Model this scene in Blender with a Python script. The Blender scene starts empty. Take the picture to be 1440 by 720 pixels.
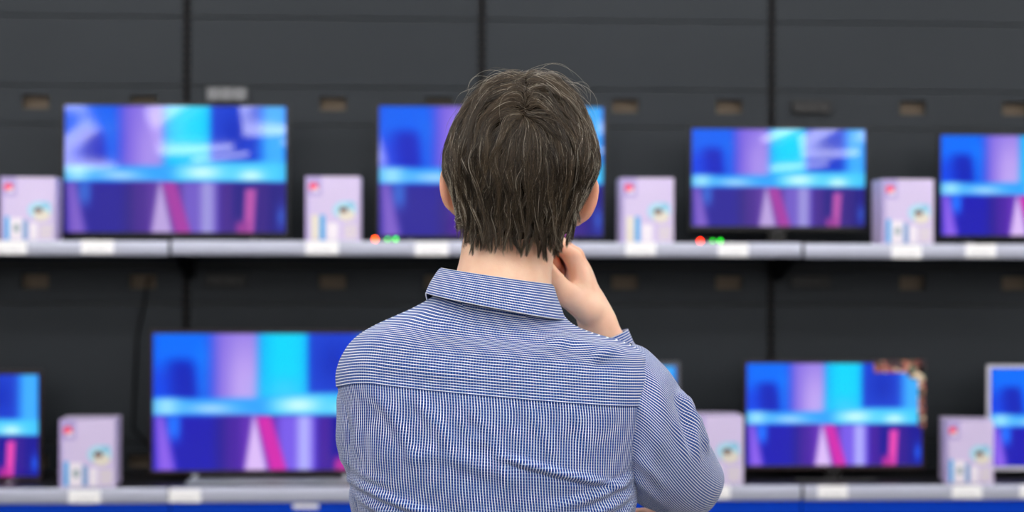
import bpy, bmesh, math, random
import numpy as np
from mathutils import Matrix, Vector
import openvdb as vdb

random.seed(7)
rng = np.random.default_rng(11)
scene = bpy.context.scene
COL = scene.collection
R = math.radians

# ------------------------------------------------------------------ view
F = 2139.0                      # focal length in pixels of the 1440 px wide frame
CAMZ = 1.52
YAW, ROLL = R(2.5), R(0.15)
CAM = Vector((0, 0, CAMZ))
CROT = (Matrix.Rotation(-YAW, 3, 'Z') @ Matrix.Rotation(R(90), 3, 'X') @ Matrix.Rotation(ROLL, 3, 'Z'))


def at(px, py, Y):
    """point on the plane y = Y (parallel to the shop wall) seen at a photo pixel"""
    d = CROT @ Vector(((px - 720) / F, (360 - py) / F, -1))
    return CAM + d * (Y / d.y)


# ------------------------------------------------------------------ colours and materials
def lin(c):
    c = np.asarray(c, float) / 255.0
    return np.where(c <= 0.04045, c / 12.92, ((c + 0.055) / 1.055) ** 2.4)


def L4(c):
    l = lin(c)
    return (float(l[0]), float(l[1]), float(l[2]), 1.0)


MATS = {}


def mat(name, col, rough=0.5, metal=0.0, spec=0.5, noise=0.0, nscale=40.0, bump=0.0, bscale=200.0, emit=0.0, coat=0.0,
        sheen=0.0, sss=0.0):
    if name in MATS:
        return MATS[name]
    m = bpy.data.materials.new(name)
    m.use_nodes = True
    nt = m.node_tree
    b = nt.nodes['Principled BSDF']
    b.inputs['Base Color'].default_value = L4(col)
    b.inputs['Roughness'].default_value = rough
    b.inputs['Metallic'].default_value = metal
    b.inputs['Specular IOR Level'].default_value = spec
    b.inputs['Coat Weight'].default_value = coat
    b.inputs['Sheen Weight'].default_value = sheen
    if sss:
        b.inputs['Subsurface Weight'].default_value = sss
        b.inputs['Subsurface Radius'].default_value = (0.012, 0.005, 0.003)
        b.inputs['Subsurface Scale'].default_value = 0.6
    tc = nt.nodes.new('ShaderNodeTexCoord')
    if noise:
        n = nt.nodes.new('ShaderNodeTexNoise')
        n.inputs['Scale'].default_value = nscale
        n.inputs['Detail'].default_value = 4
        mx = nt.nodes.new('ShaderNodeMix')
        mx.data_type = 'RGBA'
        c = np.array(L4(col))
        mx.inputs['A'].default_value = tuple(np.clip(c[:3] * (1 - noise), 0, 1)) + (1,)
        mx.inputs['B'].default_value = tuple(np.clip(c[:3] * (1 + noise), 0, 1)) + (1,)
        nt.links.new(tc.outputs['Object'], n.inputs['Vector'])
        nt.links.new(n.outputs['Fac'], mx.inputs['Factor'])
        nt.links.new(mx.outputs['Result'], b.inputs['Base Color'])
    if bump:
        n2 = nt.nodes.new('ShaderNodeTexNoise')
        n2.inputs['Scale'].default_value = bscale
        n2.inputs['Detail'].default_value = 3
        bp = nt.nodes.new('ShaderNodeBump')
        bp.inputs['Strength'].default_value = bump
        bp.inputs['Distance'].default_value = 0.001
        nt.links.new(tc.outputs['Object'], n2.inputs['Vector'])
        nt.links.new(n2.outputs['Fac'], bp.inputs['Height'])
        nt.links.new(bp.outputs['Normal'], b.inputs['Normal'])
    if emit:
        b.inputs['Emission Color'].default_value = L4(col)
        b.inputs['Emission Strength'].default_value = emit
    MATS[name] = m
    return m


# ------------------------------------------------------------------ object helpers
def put(o, parent=None, label=None, cat=None, group=None, kind=None):
    COL.objects.link(o)
    if parent is not None:
        o.parent = parent
    if label:
        o['label'] = label
    if cat:
        o['category'] = cat
    if group:
        o['group'] = group
    if kind:
        o['kind'] = kind
    return o


def empty(name, loc, label=None, cat=None, group=None):
    o = bpy.data.objects.new(name, None)
    o.empty_display_size = 0.05
    o.location = loc
    return put(o, None, label, cat, group)


def bm_obj(name, bm, material, parent=None, smooth=False, **kw):
    me = bpy.data.meshes.new(name)
    bm.to_mesh(me)
    bm.free()
    for m in (material if isinstance(material, (list, tuple)) else [material]):
        me.materials.append(m)
    if smooth:
        for p in me.polygons:
            p.use_smooth = True
    return put(bpy.data.objects.new(name, me), parent, **kw)


def np_obj(name, V, Fc, material, parent=None, uv=None, smooth=True, **kw):
    me = bpy.data.meshes.new(name)
    V = np.ascontiguousarray(V, np.float32)
    Fc = np.ascontiguousarray(Fc, np.int32)
    k = Fc.shape[1]
    me.vertices.add(len(V))
    me.vertices.foreach_set('co', V.ravel())
    me.loops.add(Fc.size)
    me.loops.foreach_set('vertex_index', Fc.ravel())
    me.polygons.add(len(Fc))
    me.polygons.foreach_set('loop_start', np.arange(0, Fc.size, k, dtype=np.int32))
    me.update(calc_edges=True)
    me.validate()
    if smooth:
        me.polygons.foreach_set('use_smooth', np.ones(len(me.polygons), dtype=bool))
    if uv is not None:
        l = me.uv_layers.new(name='cloth')
        l.data.foreach_set('uv', np.ascontiguousarray(uv[Fc.ravel()], np.float32).ravel())
    me.materials.append(material)
    return put(bpy.data.objects.new(name, me), parent, **kw)


def box(bm, x0, x1, y0, y1, z0, z1, bev=0.0):
    vs = [bm.verts.new(p) for p in ((x0, y0, z0), (x1, y0, z0), (x1, y1, z0), (x0, y1, z0),
                                    (x0, y0, z1), (x1, y0, z1), (x1, y1, z1), (x0, y1, z1))]
    fs = [bm.faces.new([vs[i] for i in q]) for q in
          ((3, 2, 1, 0), (4, 5, 6, 7), (0, 1, 5, 4), (1, 2, 6, 5), (2, 3, 7, 6), (3, 0, 4, 7))]
    if bev > 0:
        es = list({e for f in fs for e in f.edges})
        bmesh.ops.bevel(bm, geom=es, offset=bev, segments=2, affect='EDGES', profile=0.6)
    return bm


def disc(bm, cx, y0, y1, cz, rx, rz, n=28):
    f, b = [], []
    for i in range(n):
        a = 2 * math.pi * i / n
        f.append(bm.verts.new((cx + rx * math.cos(a), y0, cz + rz * math.sin(a))))
        b.append(bm.verts.new((cx + rx * math.cos(a), y1, cz + rz * math.sin(a))))
    bm.faces.new(f)
    bm.faces.new(b[::-1])
    for i in range(n):
        j = (i + 1) % n
        bm.faces.new((f[j], f[i], b[i], b[j]))
    return bm


def tube(bm, pts, r, n=10):
    pts = [Vector(p) for p in pts]
    rings = []
    for i, p in enumerate(pts):
        t = (pts[min(i + 1, len(pts) - 1)] - pts[max(i - 1, 0)]).normalized()
        a = t.orthogonal().normalized() if i == 0 else (prev - t * prev.dot(t)).normalized()
        prev = a
        b = t.cross(a)
        rings.append([bm.verts.new(p + (a * math.cos(2 * math.pi * k / n) + b * math.sin(2 * math.pi * k / n)) * r) for k in range(n)])
    for q, s in zip(rings, rings[1:]):
        for k in range(n):
            bm.faces.new((q[k], q[(k + 1) % n], s[(k + 1) % n], s[k]))
    bm.faces.new(rings[0][::-1])
    bm.faces.new(rings[-1])
    return bm


NB = bmesh.new

# ------------------------------------------------------------------ setting: room shell
WALLY = 6.5          # front of the charcoal wall panels
RAILY = 6.0          # front of the price rails
m_panel = mat('charcoal wall panel', (41, 46, 51), 0.6, spec=0.22, noise=0.05, nscale=3)
m_back = mat('raw beige board', (112, 98, 82), 0.8, noise=0.15, nscale=60)
m_upright = mat('black slotted steel', (17, 17, 20), 0.6, 0.0, 0.15)
m_floor = mat('pale shop floor tile', (104, 102, 100), 0.35, noise=0.03, nscale=5)
m_white = mat('white painted wall', (228, 228, 226), 0.8, noise=0.02, nscale=4)
m_ceil = mat('white ceiling board', (236, 236, 234), 0.9, noise=0.02, nscale=4)

RX0, RX1, RY0, RY1, RZ = -11.0, 11.0, -17.0, 6.62, 3.7


def shell(name, x0, x1, y0, y1, z0, z1, m):
    bm_obj(name, box(NB(), x0, x1, y0, y1, z0, z1), m, kind='structure')


shell('floor', RX0, RX1, RY0, RY1, -0.1, 0, m_floor)
shell('ceiling', RX0, RX1, RY0, RY1, RZ, RZ + 0.1, m_ceil)
shell('wall_left', RX0 - 0.1, RX0, RY0, RY1, 0, RZ, m_white)
shell('wall_right', RX1, RX1 + 0.1, RY0, RY1, 0, RZ, m_white)
shell('wall_behind', RX0, RX1, RY0 - 0.1, RY0, 0, RZ, m_white)
shell('wall_back', RX0, RX1, RY1 - 0.03, RY1 + 0.07, 0, RZ, m_panel)

BAY = 1.25
XU = at(677, 250, WALLY).x            # the upright behind the man's head
UPS = [XU + BAY * k for k in range(-4, 5)]
PAN_T = 0.018
slot_dx = (203 / F * WALLY, 351 / F * WALLY)
sock_dx = 56 / F * WALLY
ZS = [at(720, y, WALLY).z for y in (28, 125, 178, 375, 428, 620, 672)]   # board joints
zslot = [at(720, 147.5, WALLY).z, at(720, 397, WALLY).z, at(720, 647, WALLY).z]
SLW, SLH = 0.112, 0.058


def bay_panels(x0, x1, n):
    bm = NB()
    a, b = x0 + 0.016, x1 - 0.016
    edges = [RZ - 0.02] + ZS + [0.02]
    for i in range(len(edges) - 1):
        zt, zb = edges[i] - 0.002, edges[i + 1] + 0.002
        sl = [z for z in zslot if zb < z < zt]
        if not sl:
            box(bm, a, b, WALLY, WALLY + PAN_T, zb, zt, 0.002)
            continue
        z = sl[0]
        h0, h1 = z - SLH / 2, z + SLH / 2
        box(bm, a, b, WALLY, WALLY + PAN_T, h1, zt)
        box(bm, a, b, WALLY, WALLY + PAN_T, zb, h0)
        xs = [a]
        for d in slot_dx:
            xs += [x0 + d - SLW / 2, x0 + d + SLW / 2]
        xs.append(b)
        for k in range(0, len(xs), 2):
            box(bm, xs[k], xs[k + 1], WALLY, WALLY + PAN_T, h0, h1)
    bm_obj('wall_panel', bm, m_panel, kind='structure')


shell('wall_board', UPS[0] - 0.02, UPS[-1] + 0.02, WALLY + 0.05, RY1 - 0.031, 0, RZ - 0.001, m_back)
for i in range(len(UPS) - 1):
    bay_panels(UPS[i], UPS[i + 1], i)
for i, x in enumerate(UPS):
    bm = NB()
    for s in (-1, 1):
        box(bm, x + s * 0.0105 - 0.0045, x + s * 0.0105 + 0.0045, WALLY - 0.004, WALLY + 0.03, 0, RZ)
    z = 0.02
    while z < RZ:
        box(bm, x - 0.006, x + 0.006, WALLY - 0.003, WALLY + 0.03, z, min(z + 0.022, RZ))
        z += 0.036
    bm_obj('trim_%d' % (i + 1), bm, m_upright, kind='structure')

# ------------------------------------------------------------------ socket strips on the wall
m_sock = mat('black socket plastic', (13, 13, 15), 0.3, spec=0.3)
m_sockw = mat('grey socket plastic', (120, 122, 126), 0.35)


def socket_strip(xc, zc, label, pale):
    t = empty('socket_strip', (xc, WALLY, zc), label, 'power socket', 'triple sockets on the wall')
    w, h = 0.17, 0.056
    bm_obj('backplate', box(NB(), -w / 2, w / 2, -0.018, -0.0002, -h / 2, h / 2, 0.006), mat('mid grey plastic', (96, 98, 102), 0.3) if pale else m_sock, t)
    for k in (-1, 0, 1):
        bm = NB()
        n = 24                       # a raised ring round a sunk well
        prof = [(0.024, -0.017), (0.024, -0.023), (0.020, -0.023), (0.019, -0.0185), (0.0001, -0.0185)]
        rings = [[bm.verts.new((k * 0.054 + r * math.cos(2 * math.pi * q / n), y, r * math.sin(2 * math.pi * q / n))) for q in range(n)] for r, y in prof]
        for a, b in zip(rings, rings[1:]):
            for q in range(n):
                bm.faces.new((a[q], a[(q + 1) % n], b[(q + 1) % n], b[q]))
        s = bm_obj('socket', bm, m_sock if not pale else m_sockw, t, smooth=False)
        bm = NB()
        for e in (-1, 1):
            disc(bm, k * 0.054 + e * 0.0095, -0.0192, -0.0184, 0, 0.0028, 0.0028, 12)
        bm_obj('pin_hole', bm, m_sock if pale else mat('dark hole', (8, 8, 9), 0.9), s)


places = ['beside the upright over the wide television at upper left', 'hidden high behind the man\'s head',
          'over the upper row television right of the man']
low = ['under the upper shelf, over the large lower left television', 'under the upper shelf behind the man',
       'under the upper shelf, over the lower television with a sticker']
for k, u in ((0, 3), (2, 5)):
    socket_strip(UPS[u] + sock_dx, at(720, (136, 148, 148)[k], WALLY).z, 'triple power socket ' + places[k], k == 0)
    socket_strip(UPS[u] + sock_dx, at(720, 395, WALLY).z, 'dark triple power socket ' + low[k], False)

# ------------------------------------------------------------------ shelves
m_rail = mat('silver lavender price rail', (176, 180, 198), 0.32, 0.25)
m_deck = mat('black shelf deck', (24, 24, 27), 0.5)
m_blue = mat('cobalt blue plinth', (0, 60, 188), 0.55, 0.0, 0.08)
Zup = [at(120, 338.5, RAILY).z, at(450, 338.5, RAILY).z, at(900, 341, RAILY).z, at(1290, 343, RAILY).z]
Zlo = [at(120, 687, RAILY).z, at(450, 685, RAILY).z, at(900, 683.5, RAILY).z, at(1290, 682.5, RAILY).z]
XJ = at(1129.5, 350, RAILY).x
JOINT = [XJ + BAY * (k - 3) for k in range(5)]     # rail joints, four shelves per level


def shelf(x0, x1, ztop, label, rail_h, brackets=True):
    t = empty('display_shelf', ((x0 + x1) / 2, WALLY - 0.02, ztop), label, 'shelf', 'display shelves on the wall')
    h = (x1 - x0) / 2
    oy = WALLY - 0.02
    bm_obj('deck', box(NB(), -h + 0.003, h - 0.003, RAILY + 0.012 - oy, WALLY - 0.006 - oy, -0.034, -0.004, 0.002), m_deck, t)
    bm = NB()                        # rounded price rail
    prof = []
    for k in range(13):
        a = math.pi * (k / 12.0)
        prof.append((RAILY + 0.010 - 0.010 * math.sin(a) ** 0.6 - oy, -rail_h / 2 + rail_h / 2 * math.cos(a)))
    ends = []
    for x in (-h + 0.0065, h - 0.0065):
        ends.append([bm.verts.new((x, y, z)) for y, z in prof])
    for k in range(12):
        bm.faces.new((ends[0][k], ends[1][k], ends[1][k + 1], ends[0][k + 1]))
    bm.faces.new((ends[0][12], ends[1][12], ends[1][0], ends[0][0]))
    bm.faces.new(ends[0])
    bm.faces.new(ends[1][::-1])
    bm_obj('price_rail', bm, m_rail, t, smooth=False)
    for s in (-1, 1) if brackets else ():
        bm = NB()
        x = s * (h - 0.012)
        vs = []
        for dx in (-0.003, 0.003):
            vs.append([bm.verts.new((x + dx, y - oy, z)) for y, z in ((WALLY - 0.006, -0.035), (WALLY - 0.006, -0.16), (RAILY + 0.1, -0.055), (RAILY + 0.1, -0.035))])
        bm.faces.new(vs[0])
        bm.faces.new(vs[1][::-1])
        for k in range(4):
            bm.faces.new((vs[0][k], vs[0][(k + 1) % 4], vs[1][(k + 1) % 4], vs[1][k]))
        bm_obj('bracket', bm, m_upright, t)
    return t


pos4 = ['leftmost', 'left of the man, reaching behind him', 'right of the man, reaching behind him', 'rightmost']
for k in range(4):
    shelf(JOINT[k], JOINT[k + 1], Zup[k], 'upper display shelf with a silver price rail, ' + pos4[k], 0.058)
    shelf(JOINT[k], JOINT[k + 1], Zlo[k], 'lower display shelf over the blue plinth, ' + pos4[k], 0.060, False)
for k in range(4):
    t = empty('plinth_cabinet', ((JOINT[k] + JOINT[k + 1]) / 2, RAILY + 0.25, 0),
              'blue plinth under the lower shelf, ' + pos4[k], 'cabinet', 'blue plinths below the shelves')
    h = BAY / 2
    zt = Zlo[k] - 0.0605
    bm_obj('front_panel', box(NB(), -h + 0.002, h - 0.002, -0.232, -0.214, 0.05, zt, 0.002), m_blue, t)
    bm_obj('carcass', box(NB(), -h + 0.004, h - 0.004, -0.2135, 0.235, 0.05, zt - 0.004), m_deck, t)
    bm_obj('kick_plate', box(NB(), -h + 0.004, h - 0.004, -0.19, 0.235, 0.0, 0.0495), m_upright, t)

# ------------------------------------------------------------------ price tags
m_tag = mat('white price card', (244, 244, 246), 0.4)
m_ink = mat('grey print', (150, 152, 160), 0.6)


def price_tag(px, py, wpx, label, ):
    p = at(px, py, RAILY)
    w = wpx / F * RAILY
    t = empty('price_tag', (p.x, RAILY - 0.0005, p.z), label, 'price tag', 'white price tags on the rails')
    bm_obj('card', box(NB(), -w / 2, w / 2, -0.0025, 0.0012, -0.026, 0.026, 0.0008), m_tag, t)
    bm = NB()
    for i, (a, b) in enumerate(((-.4, -.1), (0, .35), (-.3, .2))):
        box(bm, a * w, b * w, -0.0028, -0.0026, -0.019 + i * 0.004, -0.0172 + i * 0.004)
    bm_obj('printed_line', bm, m_ink, t)


for px, py, w, lb in (
        (14, 348, 46, 'white price tag under the leftmost box on the upper shelf'),
        (137, 347.5, 45, 'white price tag under the wide upper left television'),
        (453, 348.5, 46, 'white price tag under the upper box between the two left televisions'),
        (607, 350, 47, 'white price tag on the upper rail touching the left of the man'),
        (901, 350, 43, 'white price tag under the upper box just right of the man'),
        (1031, 351.5, 43, 'white price tag under the upper television right of the man'),
        (1275, 354, 43, 'white price tag under the rightmost upper box'),
        (1379, 352.5, 44, 'white price tag under the television cut off at upper right'),
        (119, 698, 44, 'white price tag under the lower left box'),
        (260, 697, 44, 'white price tag under the large lower left television'),
        (1006, 692, 42, 'white price tag under the box beside the man\'s elbow'),
        (1171, 691.5, 43, 'white price tag under the lower television with a sticker'),
        (1360, 691.5, 43, 'white price tag under the lower right box'),
        (1455, 691, 43, 'white price tag cut off at the right edge on the lower rail')):
    price_tag(px, py, w, lb)
p = at(430, 712, RAILY + 0.018)
t = empty('price_tag', (p.x, RAILY + 0.0178, p.z), 'small white label stuck on the blue plinth front', 'price tag')
bm_obj('card', box(NB(), -0.05, 0.05, -0.002, 0.0008, -0.009, 0.009, 0.0006), m_tag, t)

# ------------------------------------------------------------------ televisions


def sstep(a, b, x):
    t = np.clip((x - a) / (b - a), 0, 1)
    return t * t * (3 - 2 * t)


def bx(u, a, b, s):
    return sstep(a - s, a + s, u) * (1 - sstep(b - s, b + s, u))


def picture(u, v, kind):
    """the soft abstract programme that plays on every set: u to the right, v downwards, returns sRGB 0..255"""
    C = np.zeros(u.shape + (3,))

    def over(col, w):
        nonlocal C
        w = np.clip(w, 0, 1)[..., None]
        C = C * (1 - w) + np.array(col, float) * w

    C[...] = (8, 70, 235)
    over((0, 110, 255), bx(u, 0.0, 0.24, 0.04) * (1 - sstep(0.15, 0.35, v)))
    over((8, 34, 190), bx(u, 0.06 + 0.05 * v, 0.14 + 0.16 * v, 0.05) * bx(v, 0.2, 0.5, 0.06))
    over((0, 120, 255), bx(u, 0.18 + 0.02 * v, 0.24, 0.03) * bx(v, 0.1, 0.5, 0.1) * 0.8)
    over((132, 108, 228), bx(u, 0.25, 0.47, 0.05))
    over((192, 164, 244), bx(u, 0.32, 0.47, 0.06) * sstep(-0.3, 0.4, v))
    over((0, 190, 255), bx(u, 0.45, 0.66, 0.035))
    over((0, 216, 255), bx(u, 0.49, 0.64, 0.05) * (1 - sstep(0.25, 0.5, v)))
    over((64, 212, 255), np.exp(-(((u - 0.56) / 0.09) ** 2 + ((v - 0.42) / 0.1) ** 2)) * 0.8)
    over((24, 66, 214), bx(u, 0.665, 0.88, 0.02))
    over((10, 44, 190), np.exp(-(((u - 0.77) / 0.07) ** 2 + ((v - 0.22) / 0.16) ** 2)) * 0.8)
    over((64, 176, 255), sstep(0.84, 0.93, u))
    over((20, 130, 255), bx(u, 0.985, 1.05, 0.01))
    # bright band
    top = 0.475 - 0.03 * sstep(0.4, 0.7, u)
    band = sstep(-0.03, 0.03, v - top) * (1 - sstep(-0.03, 0.03, v - 0.595))
    over((44, 164, 255), band)
    over((150, 225, 255), band * np.exp(-((u - 0.06) / 0.06) ** 2))
    over((160, 215, 255), band * np.exp(-(((u - 0.25) / 0.10) ** 2 + ((v - 0.55) / 0.04) ** 2)))
    over((70, 206, 255), band * bx(u, 0.5, 1.0, 0.05))
    over((205, 255, 255), np.exp(-(((u - 0.62) / 0.09) ** 2 + ((v - 0.525) / 0.06) ** 2)) * band)
    over((205, 255, 255), np.exp(-(((u - 0.84) / 0.06) ** 2 + ((v - 0.55) / 0.05) ** 2)) * band)
    # lower half
    lo = sstep(0.585, 0.625, v)
    over((22, 18, 182), lo)
    over((40, 22, 150), lo * bx(u, 0.27, 0.42, 0.04))
    over((84, 30, 170), lo * bx(u, 0.31, 0.4, 0.03) * 0.7)
    over((20, 110, 255), lo * bx(u, 0.06, 0.12, 0.02) * (1 - sstep(0.7, 0.85, v)))
    over((140, 96, 236), lo * bx(u, 0.0 + 0.02 * v, 0.05 + 0.05 * (v - 0.6) / 0.4, 0.025))
    over((94, 42, 180), lo * bx(u, 0.37, 0.62, 0.02))
    over((122, 92, 236), lo * bx(u, 0.53, 0.70, 0.03))
    over((178, 176, 255), lo * bx(u, 0.615, 0.67, 0.025))
    s = (v - 0.6) / 0.4
    over((222, 190, 250), lo * bx(u, 0.425 - 0.035 * s, 0.436 + 0.05 * s, 0.016))
    over((214, 40, 176), lo * bx(u, 0.44 + 0.06 * s, 0.50 + 0.07 * s, 0.012))
    over((70, 24, 160), lo * bx(u, 0.70, 0.775, 0.03))
    over((16, 10, 150), lo * bx(u, 0.76, 1.0, 0.03))
    over((60, 16, 150), lo * bx(u, 0.86, 0.92, 0.02) * 0.7)
    over((238, 72, 182), lo * bx(u, 0.815 - 0.01 * s, 0.865 - 0.012 * s, 0.012) * sstep(0.63, 0.67, v))
    over((190, 40, 160), lo * bx(u, 0.77, 0.83, 0.02) * sstep(0.86, 0.95, v))
    over((16, 90, 240), np.exp(-(((u - 0.975) / 0.02) ** 2 + ((v - 0.87) / 0.09) ** 2)))
    if kind == 'dull':               # upper row: viewing-angle purple cast and reflection greying painted into the picture
        g = C.mean(-1, keepdims=True)
        w = (0.42 * lo)[..., None]
        C = C * (1 - w) + (0.5 * g + np.array((32, 18, 78))) * w
        w = ((1 - sstep(0.45, 0.5, v)) * 0.45 * (1 - sstep(0.42, 0.48, u)))[..., None]
        C = C * (1 - w) + (0.5 * C + np.array((46, 34, 108))) * w
    C[(u < 0.004) | (u > 0.996) | (v < 0.006) | (v > 0.994)] = (6, 8, 20)
    return C


def screen_material():
    m = bpy.data.materials.new('glowing screen glass')
    m.use_nodes = True
    nt = m.node_tree
    b = nt.nodes['Principled BSDF']
    b.inputs['Base Color'].default_value = (0.004, 0.004, 0.006, 1)
    b.inputs['Roughness'].default_value = 0.03
    b.inputs['Specular IOR Level'].default_value = 0.35
    a = nt.nodes.new('ShaderNodeAttribute')
    a.attribute_name = 'programme'
    nt.links.new(a.outputs['Color'], b.inputs['Emission Color'])
    b.inputs['Emission Strength'].default_value = 0.92
    return m


m_screen = screen_material()
m_gloss = mat('glossy black plastic', (8, 8, 10), 0.28, spec=0.35)
m_matt = mat('matt black plastic', (16, 16, 18), 0.45)
m_silver = mat('silver stand metal', (168, 174, 180), 0.35, 0.6)
m_wine = mat('dark wine plastic', (34, 14, 18), 0.3)
m_pale = mat('pale silver bezel', (214, 212, 224), 0.35, 0.2)
m_grey = mat('grey bezel', (86, 88, 96), 0.4, 0.2)


def television(x0, x1, y0, y1, Y, zdeck, label, group, bez=(4, 4, 4, 6), bmat=m_gloss, kind='vivid', stand='neck', bow=0.0, smat=m_gloss):
    A, B = at(x0, y0, Y), at(x1, y1, Y)
    A2, B2 = at(x0, y1, Y), at(x1, y0, Y)
    xa, xb = (A.x + A2.x) / 2, (B.x + B2.x) / 2
    zt, zb = (A.z + B2.z) / 2, (A2.z + B.z) / 2
    s = Y / F
    bl, br, bt, bb = [q * s for q in bez]
    xc = (xa + xb) / 2
    t = empty('television', (xc, Y, zdeck), label, 'television', group)
    hw, z0, z1 = (xb - xa) / 2, zb - zdeck, zt - zdeck
    nu, nv = 120, 68
    u, v = np.meshgrid(np.linspace(0, 1, nu), np.linspace(0, 1, nv))
    X = -hw + 2 * hw * u
    Zz = z1 + (z0 - z1) * v
    Yy = bow * (np.sin(u * 5.2 + 0.6) + 0.7 * np.sin(v * 6.0 + 2.2 * u)) if bow else np.zeros_like(u)
    V = np.stack([X, Yy, Zz], -1).reshape(-1, 3)
    i = np.arange(nu * nv).reshape(nv, nu)
    Q = np.stack([i[1:, :-1], i[1:, 1:], i[:-1, 1:], i[:-1, :-1]], -1).reshape(-1, 4)
    o = np_obj('screen', V, Q, m_screen, t)
    at_ = o.data.color_attributes.new('programme', 'FLOAT_COLOR', 'POINT')
    c = lin(picture(u, v, kind)).reshape(-1, 3)
    at_.data.foreach_set('color', np.concatenate([c, np.ones((len(c), 1))], 1).astype(np.float32).ravel())
    bm = NB()                       # bezel of four mitred bars
    f = -0.006
    box(bm, -hw - bl, hw + br, f, 0.012, z1 - 0.001, z1 + bt, 0.0015)
    box(bm, -hw - bl, hw + br, f, 0.012, z0 - bb, z0 + 0.001, 0.0015)
    box(bm, -hw - bl, -hw + 0.001, f, 0.012, z0, z1, 0.0012)
    box(bm, hw - 0.001, hw + br, f, 0.012, z0, z1, 0.0012)
    bm_obj('bezel', bm, bmat, t)
    bm = NB()
    box(bm, -hw - bl * .6, hw + br * .6, 0.012, 0.03, z0 - bb * .6, z1 + bt * .6, 0.004)
    box(bm, -hw * 0.7, hw * 0.7, 0.03, 0.062, z0 + 0.02, z0 + (z1 - z0) * 0.62, 0.012)
    bm_obj('back_housing', bm, m_matt, t)
    zb_ = z0 - bb
    if stand == 'neck':
        bm_obj('stand_neck', box(NB(), -0.035, 0.035, 0.0125, 0.03, 0.006, max(zb_ + 0.03, 0.03), 0.003), smat, t)
        bm = NB()
        w = hw * 0.55
        n = 32
        for z in (0.0, 0.006):
            pass
        lo_, hi_ = [], []
        for q in range(n):
            a = 2 * math.pi * q / n
            x = w * math.copysign(abs(math.cos(a)) ** 0.6, math.cos(a))
            y = 0.03 + 0.11 * math.copysign(abs(math.sin(a)) ** 0.6, math.sin(a))
            lo_.append(bm.verts.new((x, y, -0.0030)))
            hi_.append(bm.verts.new((x * 0.98, 0.03 + (y - 0.03) * 0.97, 0.0055)))
        bm.faces.new(lo_[::-1])
        bm.faces.new(hi_)
        for q in range(n):
            bm.faces.new((lo_[q], lo_[(q + 1) % n], hi_[(q + 1) % n], hi_[q]))
        bm_obj('stand_base', bm, smat, t)
    elif stand == 'feet':
        for sgn in (-1, 1):
            x = sgn * hw * 0.72
            bm = NB()
            vs = [[bm.verts.new((x + dx, y, z)) for y, z in ((-0.10, -0.0035), (-0.10, 0.003), (0.004, zb_ + 0.002), (0.024, zb_ + 0.002), (0.13, 0.003), (0.13, -0.0035))] for dx in (-0.011, 0.011)]
            bm.faces.new(vs[0])
            bm.faces.new(vs[1][::-1])
            for k in range(6):
                bm.faces.new((vs[0][k], vs[0][(k + 1) % 6], vs[1][(k + 1) % 6], vs[1][k]))
            bm_obj('foot', bm, smat, t)
    elif stand == 'bar':
        for sgn in (-1, 1):
            x = sgn * hw * 0.64
            bm_obj('leg', box(NB(), x - 0.012, x + 0.012, 0.0, 0.02, 0.008, zb_ + 0.012, 0.003), m_silver, t)
        bm_obj('stand_base', box(NB(), -hw * 0.68, hw * 0.68, -0.10, 0.10, -0.0035, 0.0085, 0.003), m_silver, t)
    bm_obj('maker_badge', box(NB(), -0.018, 0.018, f - 0.0008, f + 0.0002, z0 - bb * 0.62, z0 - bb * 0.38), m_grey, t)
    return t, hw, z0, z1


gu, gl = 'televisions playing on the upper shelf', 'televisions playing on the lower shelf'
ZU = [z - 0.0 for z in Zup]
television(90, 403, 148, 328, 6.22, max(Zup[0], Zup[1]) + 0.001, 'wide lit television at upper left between two lavender boxes', gu, (4, 4, 3, 6), kind='dull', stand='feet', bow=0.0016)
television(532, 849, 149, 333, 6.22, max(Zup[1], Zup[2]) + 0.001, 'lit television on the upper shelf half hidden behind the man\'s head', gu, (4, 4, 3, 4), kind='dull', stand='feet', bow=0.0014)
television(972, 1217, 181, 319, 6.22, Zup[2], 'medium lit television on the upper shelf right of the man', gu, (3, 3, 3, 6), kind='dull', bow=0.0013)
television(1322, 1574, 190, 332, 6.22, Zup[3], 'lit television cut off by the right edge of the upper shelf', gu, (3, 3, 3, 5), kind='vivid', stand='feet', bow=0.0009)
television(-190, 55, 526, 671, 6.22, Zlo[0], 'lit television cut off by the left edge of the lower shelf', gl, (4, 4, 5, 5), bmat=m_wine, stand='feet', smat=m_silver)
television(214, 546, 468, 662, 6.2, Zlo[1], 'large lit television on the lower shelf left of the man with a flat silver stand', gl, (3, 3, 4, 4), bmat=m_wine, stand='bar')
television(690, 951, 514, 662, 6.22, Zlo[2], 'lit television on the lower shelf almost wholly hidden behind the man', gl, (4, 5, 5, 6), bmat=m_grey)
tv, hw, z0, z1 = television(1049, 1297, 510, 655, 6.2, max(Zlo[2], Zlo[3]), 'lit television on the lower shelf with a colourful sticker on its corner', gl, (3, 3, 3, 5), bmat=m_wine)
television(1392, 1640, 517, 656, 6.22, Zlo[3], 'pale framed lit television cut off at the lower right', gl, (4, 4, 4, 5), bmat=m_pale, stand='neck')


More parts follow.
